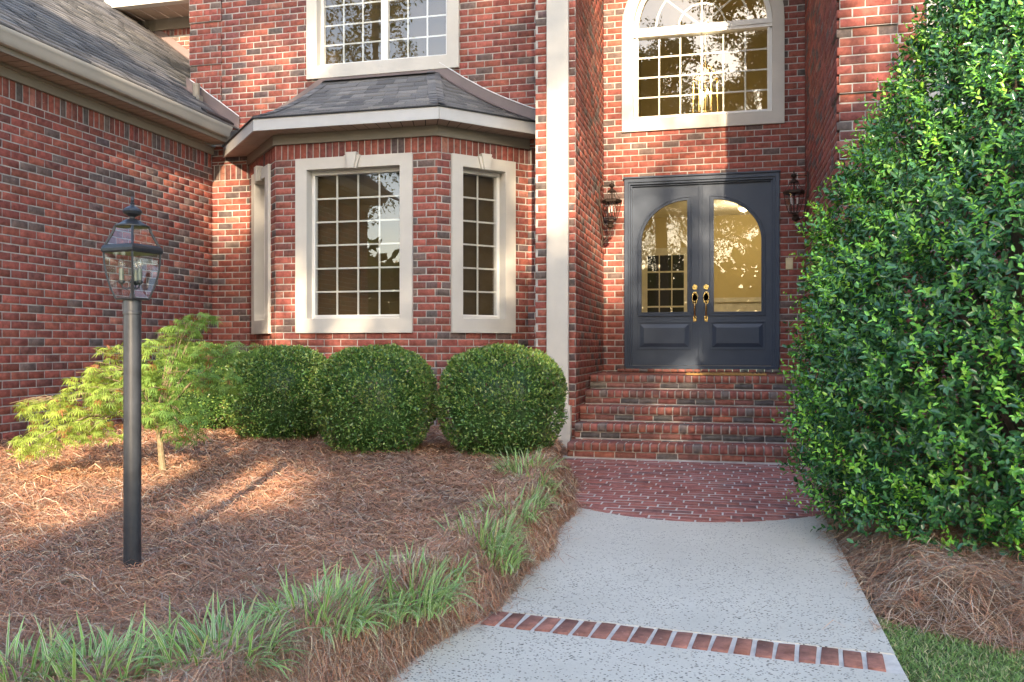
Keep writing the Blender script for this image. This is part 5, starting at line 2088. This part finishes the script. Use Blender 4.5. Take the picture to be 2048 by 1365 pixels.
def sample_bed(n, x0, x1, y0, y1, power=1.25):
    X = rng.uniform(x0, x1, n * 3)
    Y = rng.uniform(y0, y1, n * 3)
    d = -X * ST + Y * CT
    u = 1024 + FPX * (X * CT + Y * ST) / np.maximum(d, 0.1)
    keep = (rng.random(n * 3) < np.clip((2.6 / np.maximum(d, 0.5)) ** power, 0, 1)) & (u > -250) & (u < 2300) & (d > 1.6)
    return X[keep][:n], Y[keep][:n]


def grad(f, X, Y):
    e = 0.02
    return (f(X + e, Y) - f(X - e, Y)) / (2 * e), (f(X, Y + e) - f(X, Y - e)) / (2 * e)


parts = []
X, Y = sample_bed(300000, -6.7, -0.98, 1.7, 10.2, 0.9)
k = X < left_edge(Y) + 0.0
X, Y = X[k], Y[k]
gx, gy = grad(bed_left, X, Y)
parts.append(straw('s', X, Y, bed_left(X, Y), gx, gy, (0.0, 0.45)))
# shaggy rolled edge beside the walkway
n = 80000
Y = 1.7 + 7.2 * rng.random(n) ** 1.5
e = rng.uniform(0.02, 0.42, n)
X = left_edge(Y) - e
gx, gy = grad(bed_left, X, Y)
parts.append(straw('s', X, Y, bed_left(X, Y), gx, gy, (1.35, 0.55), (0.09, 0.22), 0.05, 0.38, 0.5))
# strays on the concrete
n = 260
Y = rng.uniform(2.4, 7.6, n)
X = left_edge(Y) + np.abs(rng.normal(size=n)) * 0.06
z = path_z(Y) + 0.004
parts.append(straw('s', X, Y, z, np.zeros(n), np.full(n, 0.019), None, (0.04, 0.13), 0.006, 0.03))
V, F, C = cat(parts)
o = link(bpy.data.objects.new('pine_straw', mesh_np('pine_straw', V, F, M['needle'], C)))
tag(o, 'brown pine straw covering the bed left of the walkway', 'pine straw', kind='stuff')
parts = []
n = 105000
X = rng.uniform(0.6, 4.2, n)
Y = rng.uniform(3.0, 7.6, n)
e = np.minimum(X - right_edge(Y), Y - lawn_edge(X))
k = (e > -0.02) & (rng.random(n) < np.clip(1.25 - 0.35 * e, 0.15, 1)) & (X < 1.6 + 0.75 * Y)
X, Y = X[k], Y[k]
gx, gy = grad(bed_right, X, Y)
parts.append(straw('s', X, Y, bed_right(X, Y), gx, gy, (-0.45, 0.5), (0.12, 0.26), 0.05, 0.26, 0.6))
n = 150
Y = rng.uniform(4.0, 6.4, n)
X = right_edge(Y) - np.abs(rng.normal(size=n)) * 0.05
parts.append(straw('s', X, Y, path_z(Y) + 0.004, np.zeros(n), np.full(n, 0.019), None, (0.04, 0.14), 0.01, 0.05))
V, F, C = cat(parts)
o = link(bpy.data.objects.new('pine_straw', mesh_np('pine_straw', V, F, M['needle'], C)))
tag(o, 'heaped pine straw below the holly at the lawn edge', 'pine straw', kind='stuff')

# lawn blades
n = 70000
X = rng.uniform(0.66, 2.6, n)
Y = rng.uniform(1.9, 4.35, n)
k = (Y < lawn_edge(X) + 0.03)
X, Y = X[k], Y[k]
n = len(X)
th = rng.uniform(0, 6.28, n)
pos = np.stack([X, Y, lawn_h(X, Y) - 0.004], 1)
ax = norm(np.stack([np.cos(th) * 0.75, np.sin(th) * 0.75, rng.uniform(0.45, 1.2, n)], 1))
nr = norm(np.stack([-np.cos(th), -np.sin(th), np.full(n, 0.8)], 1) + rng.normal(size=(n, 3)) * 0.3)
col = pick([(0.165, 0.290, 0.080), (0.215, 0.345, 0.10), (0.30, 0.38, 0.17), (0.52, 0.47, 0.28)], n, [4, 4, 2, 1.6])
V, F, C = leaf_arrays(pos, ax, nr, rng.uniform(0.022, 0.048, n), rng.uniform(0.003, 0.0045, n), col, 0.1, False, 0.2)
o = link(bpy.data.objects.new('grass', mesh_np('grass', V, F, M['blade'], C)))
tag(o, 'short green lawn grass in the bottom right corner', 'grass', kind='stuff')

# ------------------------------------------------------------------ trees across the front yard (they shade the house and show in its panes)
E1v = np.array([LH.y, -LH.x, 0.0])                    # across the light
Lv = np.array(LIGHT)
E2v = np.cross(Lv, E1v)
if E2v[2] < 0:
    E2v = -E2v


def ab(P):
    P = np.asarray(P, float)
    return P @ E1v, P @ E2v


# sunny openings between the crowns: (a point in the sunlight, radius across, radius up the light)
SUNNY = [((-4.4, 4.9, 0.3), 1.35, 0.62, 0.0), ((-3.5, 5.1, 0.3), 0.75, 0.50, 0.0), ((-5.7, 4.9, 0.3), 0.9, 0.45, 0.0), ((-4.7, 5.7, 0.9), 1.0, 0.50, 0.0),
         ((-6.5, 9.7, 3.2), 0.75, 0.55, 0.10), ((-5.75, 10.2, 4.75), 0.6, 0.6, 0.14), ((-4.6, 10.2, 5.6), 0.5, 0.6, 0.3), ((-2.7, 10.2, 5.2), 0.35, 0.6, 0.22), ((-4.3, 9.3, 1.35), 0.75, 0.18, 0.10), ((-5.1, 9.3, 1.9), 0.22, 0.35, 0.05),
         ((-1.75, 9.3, 3.3), 0.25, 0.55, 0.15), ((1.3, 8.0, 4.5), 0.6, 1.0, 0.12),
         ((1.35, 5.2, 3.0), 0.42, 0.6, 0.08), ((-1.75, 7.9, 1.15), 0.3, 0.15, 0.1), ((-3.9, 7.9, 1.1), 0.3, 0.2, 0.1), ((-9.0, 8.0, 6.0), 2.0, 0.8, 0.45), ((-6.0, 8.5, 3.9), 0.5, 0.2, 0.2), ((-5.5, 8.6, 1.0), 0.4, 0.25, 0.05)]
SA = [(*ab(p), ra + 0.30, rb_ + 0.30, pk) for p, ra, rb_, pk in SUNNY]
# the sunlit upper left of the entrance wall, bounded by a slanting crown edge
ENT = np.array([ab(p) for p in ((-2.2, 11.5, 7.4), (0.55, 11.5, 7.4), (0.55, 11.5, 4.45), (-0.45, 11.5, 3.30), (-0.85, 11.5, 2.75), (-1.05, 11.5, 1.9), (-2.0, 11.5, 1.7))])


def in_poly(A_, B_, poly):
    inside = np.zeros(len(A_), bool)
    j = len(poly) - 1
    for i in range(len(poly)):
        (xi, yi), (xj, yj) = poly[i], poly[j]
        hit = ((yi > B_) != (yj > B_)) & (A_ < (xj - xi) * (B_ - yi) / (yj - yi + 1e-9) + xi)
        inside ^= hit
        j = i
    return inside


def shade_tree(loc, h, crown, ncl, label, seed, holes=True):
    """crown: list of (x, y, z, rx, ry, rz) lobes relative to the foot"""
    root = empty('yard_tree', loc, label, 'tree', 'tall trees across the front yard')
    mb = MB()
    bend = [Vector((0, 0, -0.3)), Vector((rng.uniform(-.2, .2), rng.uniform(-.2, .2), h * 0.3)), Vector((rng.uniform(-.4, .4), rng.uniform(-.4, .4), h * 0.65)), Vector((rng.uniform(-.3, .3), 0, h * 0.95))]
    mb.tube(bend, [0.30, 0.24, 0.15, 0.04], 10)
    cc, cs = [], []
    for (x, y, z, rx, ry, rz) in crown:
        m_ = int(ncl * rx * rz / sum(c[3] * c[5] for c in crown))
        q_ = rng.normal(size=(m_, 3))
        q_ = norm(q_) * (rng.random((m_, 1)) ** 0.45)
        cc.append(q_ * np.array([rx, ry, rz]) + np.array([x, y, z]))
        b0 = bend[1].lerp(bend[3], min(1, max(0, (z - h * 0.3) / (h * 0.65)) * 0.7))
        e = Vector((x, y, z))
        mb.tube([b0, b0.lerp(e, 0.5) + Vector((0, 0, 0.3)), e], [0.10, 0.06, 0.025], 7)
        for j in range(7):
            k_ = cc[-1][rng.integers(m_)]
            mb.tube([b0.lerp(e, 0.7), e.lerp(Vector(k_), 0.5), Vector(k_)], [0.035, 0.022, 0.008], 5)
    mb.build('trunk', M['bark'], root)
    cc = np.concatenate(cc)
    if holes:
        A_, B_ = ab(cc + np.array(loc))
        keep = np.ones(len(cc), bool)
        keep &= ~in_poly(A_, B_, ENT) | (rng.random(len(cc)) < 0.12)
        for (sa, sb, ra, rb_, pk) in SA:
            q_ = ((A_ - sa) / ra) ** 2 + ((B_ - sb) / rb_) ** 2
            keep &= (q_ > 1.0) | (rng.random(len(cc)) < pk)
        cc = cc[keep]
    nl = 34
    pos = np.repeat(cc, nl, 0) + rng.normal(size=(len(cc) * nl, 3)) * 0.19
    n = len(pos)
    col = pick([(0.055, 0.095, 0.025), (0.075, 0.120, 0.030), (0.040, 0.075, 0.022)], n)
    V, F, C = leaf_arrays(pos, rng.normal(size=(n, 3)), rng.normal(size=(n, 3)) + np.array([0, 0, 0.6]), rng.uniform(0.12, 0.20, n), rng.uniform(0.06, 0.10, n), col, 0.15)
    me = mesh_np('crown', V, F, M['leaftree'], C)
    link(bpy.data.objects.new('crown', me), root)
    return root


shade_tree((1.5, -13.5, -0.1), 18.0, [(0.7, 0, 14.4, 2.8, 2.0, 1.6), (-0.9, 0, 16.0, 2.2, 1.8, 1.5), (-1.5, 0, 7.6, 2.6, 2.0, 1.6), (0.8, 0.5, 9.6, 2.8, 2.0, 2.0), (-1.0, 0.2, 11.8, 2.4, 1.8, 1.7), (1.6, -0.4, 7.2, 2.2, 2.0, 1.4), (0.3, 0, 13.6, 1.5, 1.4, 1.2)], 2300,
           'broad leafy tree across the yard, mirrored in the upper window', 1)
shade_tree((6.6, -12.2, -0.1), 15.5, [(-1.2, 0, 7.8, 2.4, 2.0, 1.7), (1.4, 0.3, 8.6, 2.4, 2.0, 1.8), (0.0, 0, 10.8, 2.8, 2.0, 1.9), (-0.3, 0, 13.2, 1.9, 1.6, 1.6)], 1700,
           'tall tree across the yard, mirrored in the arched window', 2)
shade_tree((4.0, -17.0, -0.1), 18.5, [(-0.8, 0, 14.6, 2.7, 2.0, 1.8), (0.2, 0, 17.0, 2.2, 1.6, 1.4), (-1.4, 0, 9.2, 2.6, 2.0, 1.6), (1.2, 0, 9.6, 2.6, 2.0, 1.6), (0, 0, 11.5, 2.2, 1.8, 1.6), (0.0, 0, 7.6, 2.8, 2.0, 1.3)], 1900,
           'slender tree behind two others across the yard, mirrored in the door glass', 3)
shade_tree((-2.4, -9.6, -0.1), 14.0, [(-0.6, 0, 6.6, 2.0, 1.6, 1.2), (0.6, 0.2, 8.4, 2.4, 1.8, 1.4), (-0.8, 0, 9.6, 2.2, 1.7, 1.5), (0.5, 0, 11.6, 1.8, 1.5, 1.5)], 1150,
           'nearest yard tree left of the walkway, mirrored in the bay window', 4)
for (x, y, h, lab) in ((-13.5, -11, 18, 'tall yard tree opposite the left wing, mirrored in the upper window'), (-21, -15, 19, 'tall yard tree far to the left across the yard'),
                       (-5.0, -15, 17, 'yard tree left of the walkway axis, mirrored in the arched window'), (19, -20, 15, 'yard tree opposite the right wing'),
                       (-10, -27, 14, 'distant yard tree mirrored low in the bay window'), (-1.5, -31, 17, 'distant yard tree straight across from the doors'),
                       (26, -28, 15, 'distant yard tree at the far right end of the row')):
    shade_tree((x, y, -0.1), h, [(-1.8, 0, h * 0.40, 3.0, 2.4, 2.2), (1.8, 0, h * 0.48, 3.0, 2.4, 2.2), (-0.6, 0, h * 0.68, 2.8, 2.2, 2.4), (0.4, 0, h * 0.86, 1.9, 1.9, 2.0)], 460, lab, 9, holes=x > -8 and x < 2)

# the wood closing the street side
n = 15000
X = rng.uniform(-75, 75, n)
Y = -52 + rng.normal(size=n) * 2.5
Z = rng.random(n) ** 0.9 * (8.5 + 2.5 * vnoise(X * 0.2, X * 0.05, 1.0, 3.0))
col = pick([(0.050, 0.085, 0.024), (0.070, 0.110, 0.030), (0.036, 0.066, 0.022)], n)
V, F, C = leaf_arrays(np.stack([X, Y, Z], 1), rng.normal(size=(n, 3)), rng.normal(size=(n, 3)), rng.uniform(0.9, 1.8, n), rng.uniform(0.6, 1.1, n), col, 0.15)
o = link(bpy.data.objects.new('woods', mesh_np('woods', V, F, M['leaftree'], C)))
tag(o, 'far wood across the street, mirrored low in the door glass', 'woods', kind='stuff')
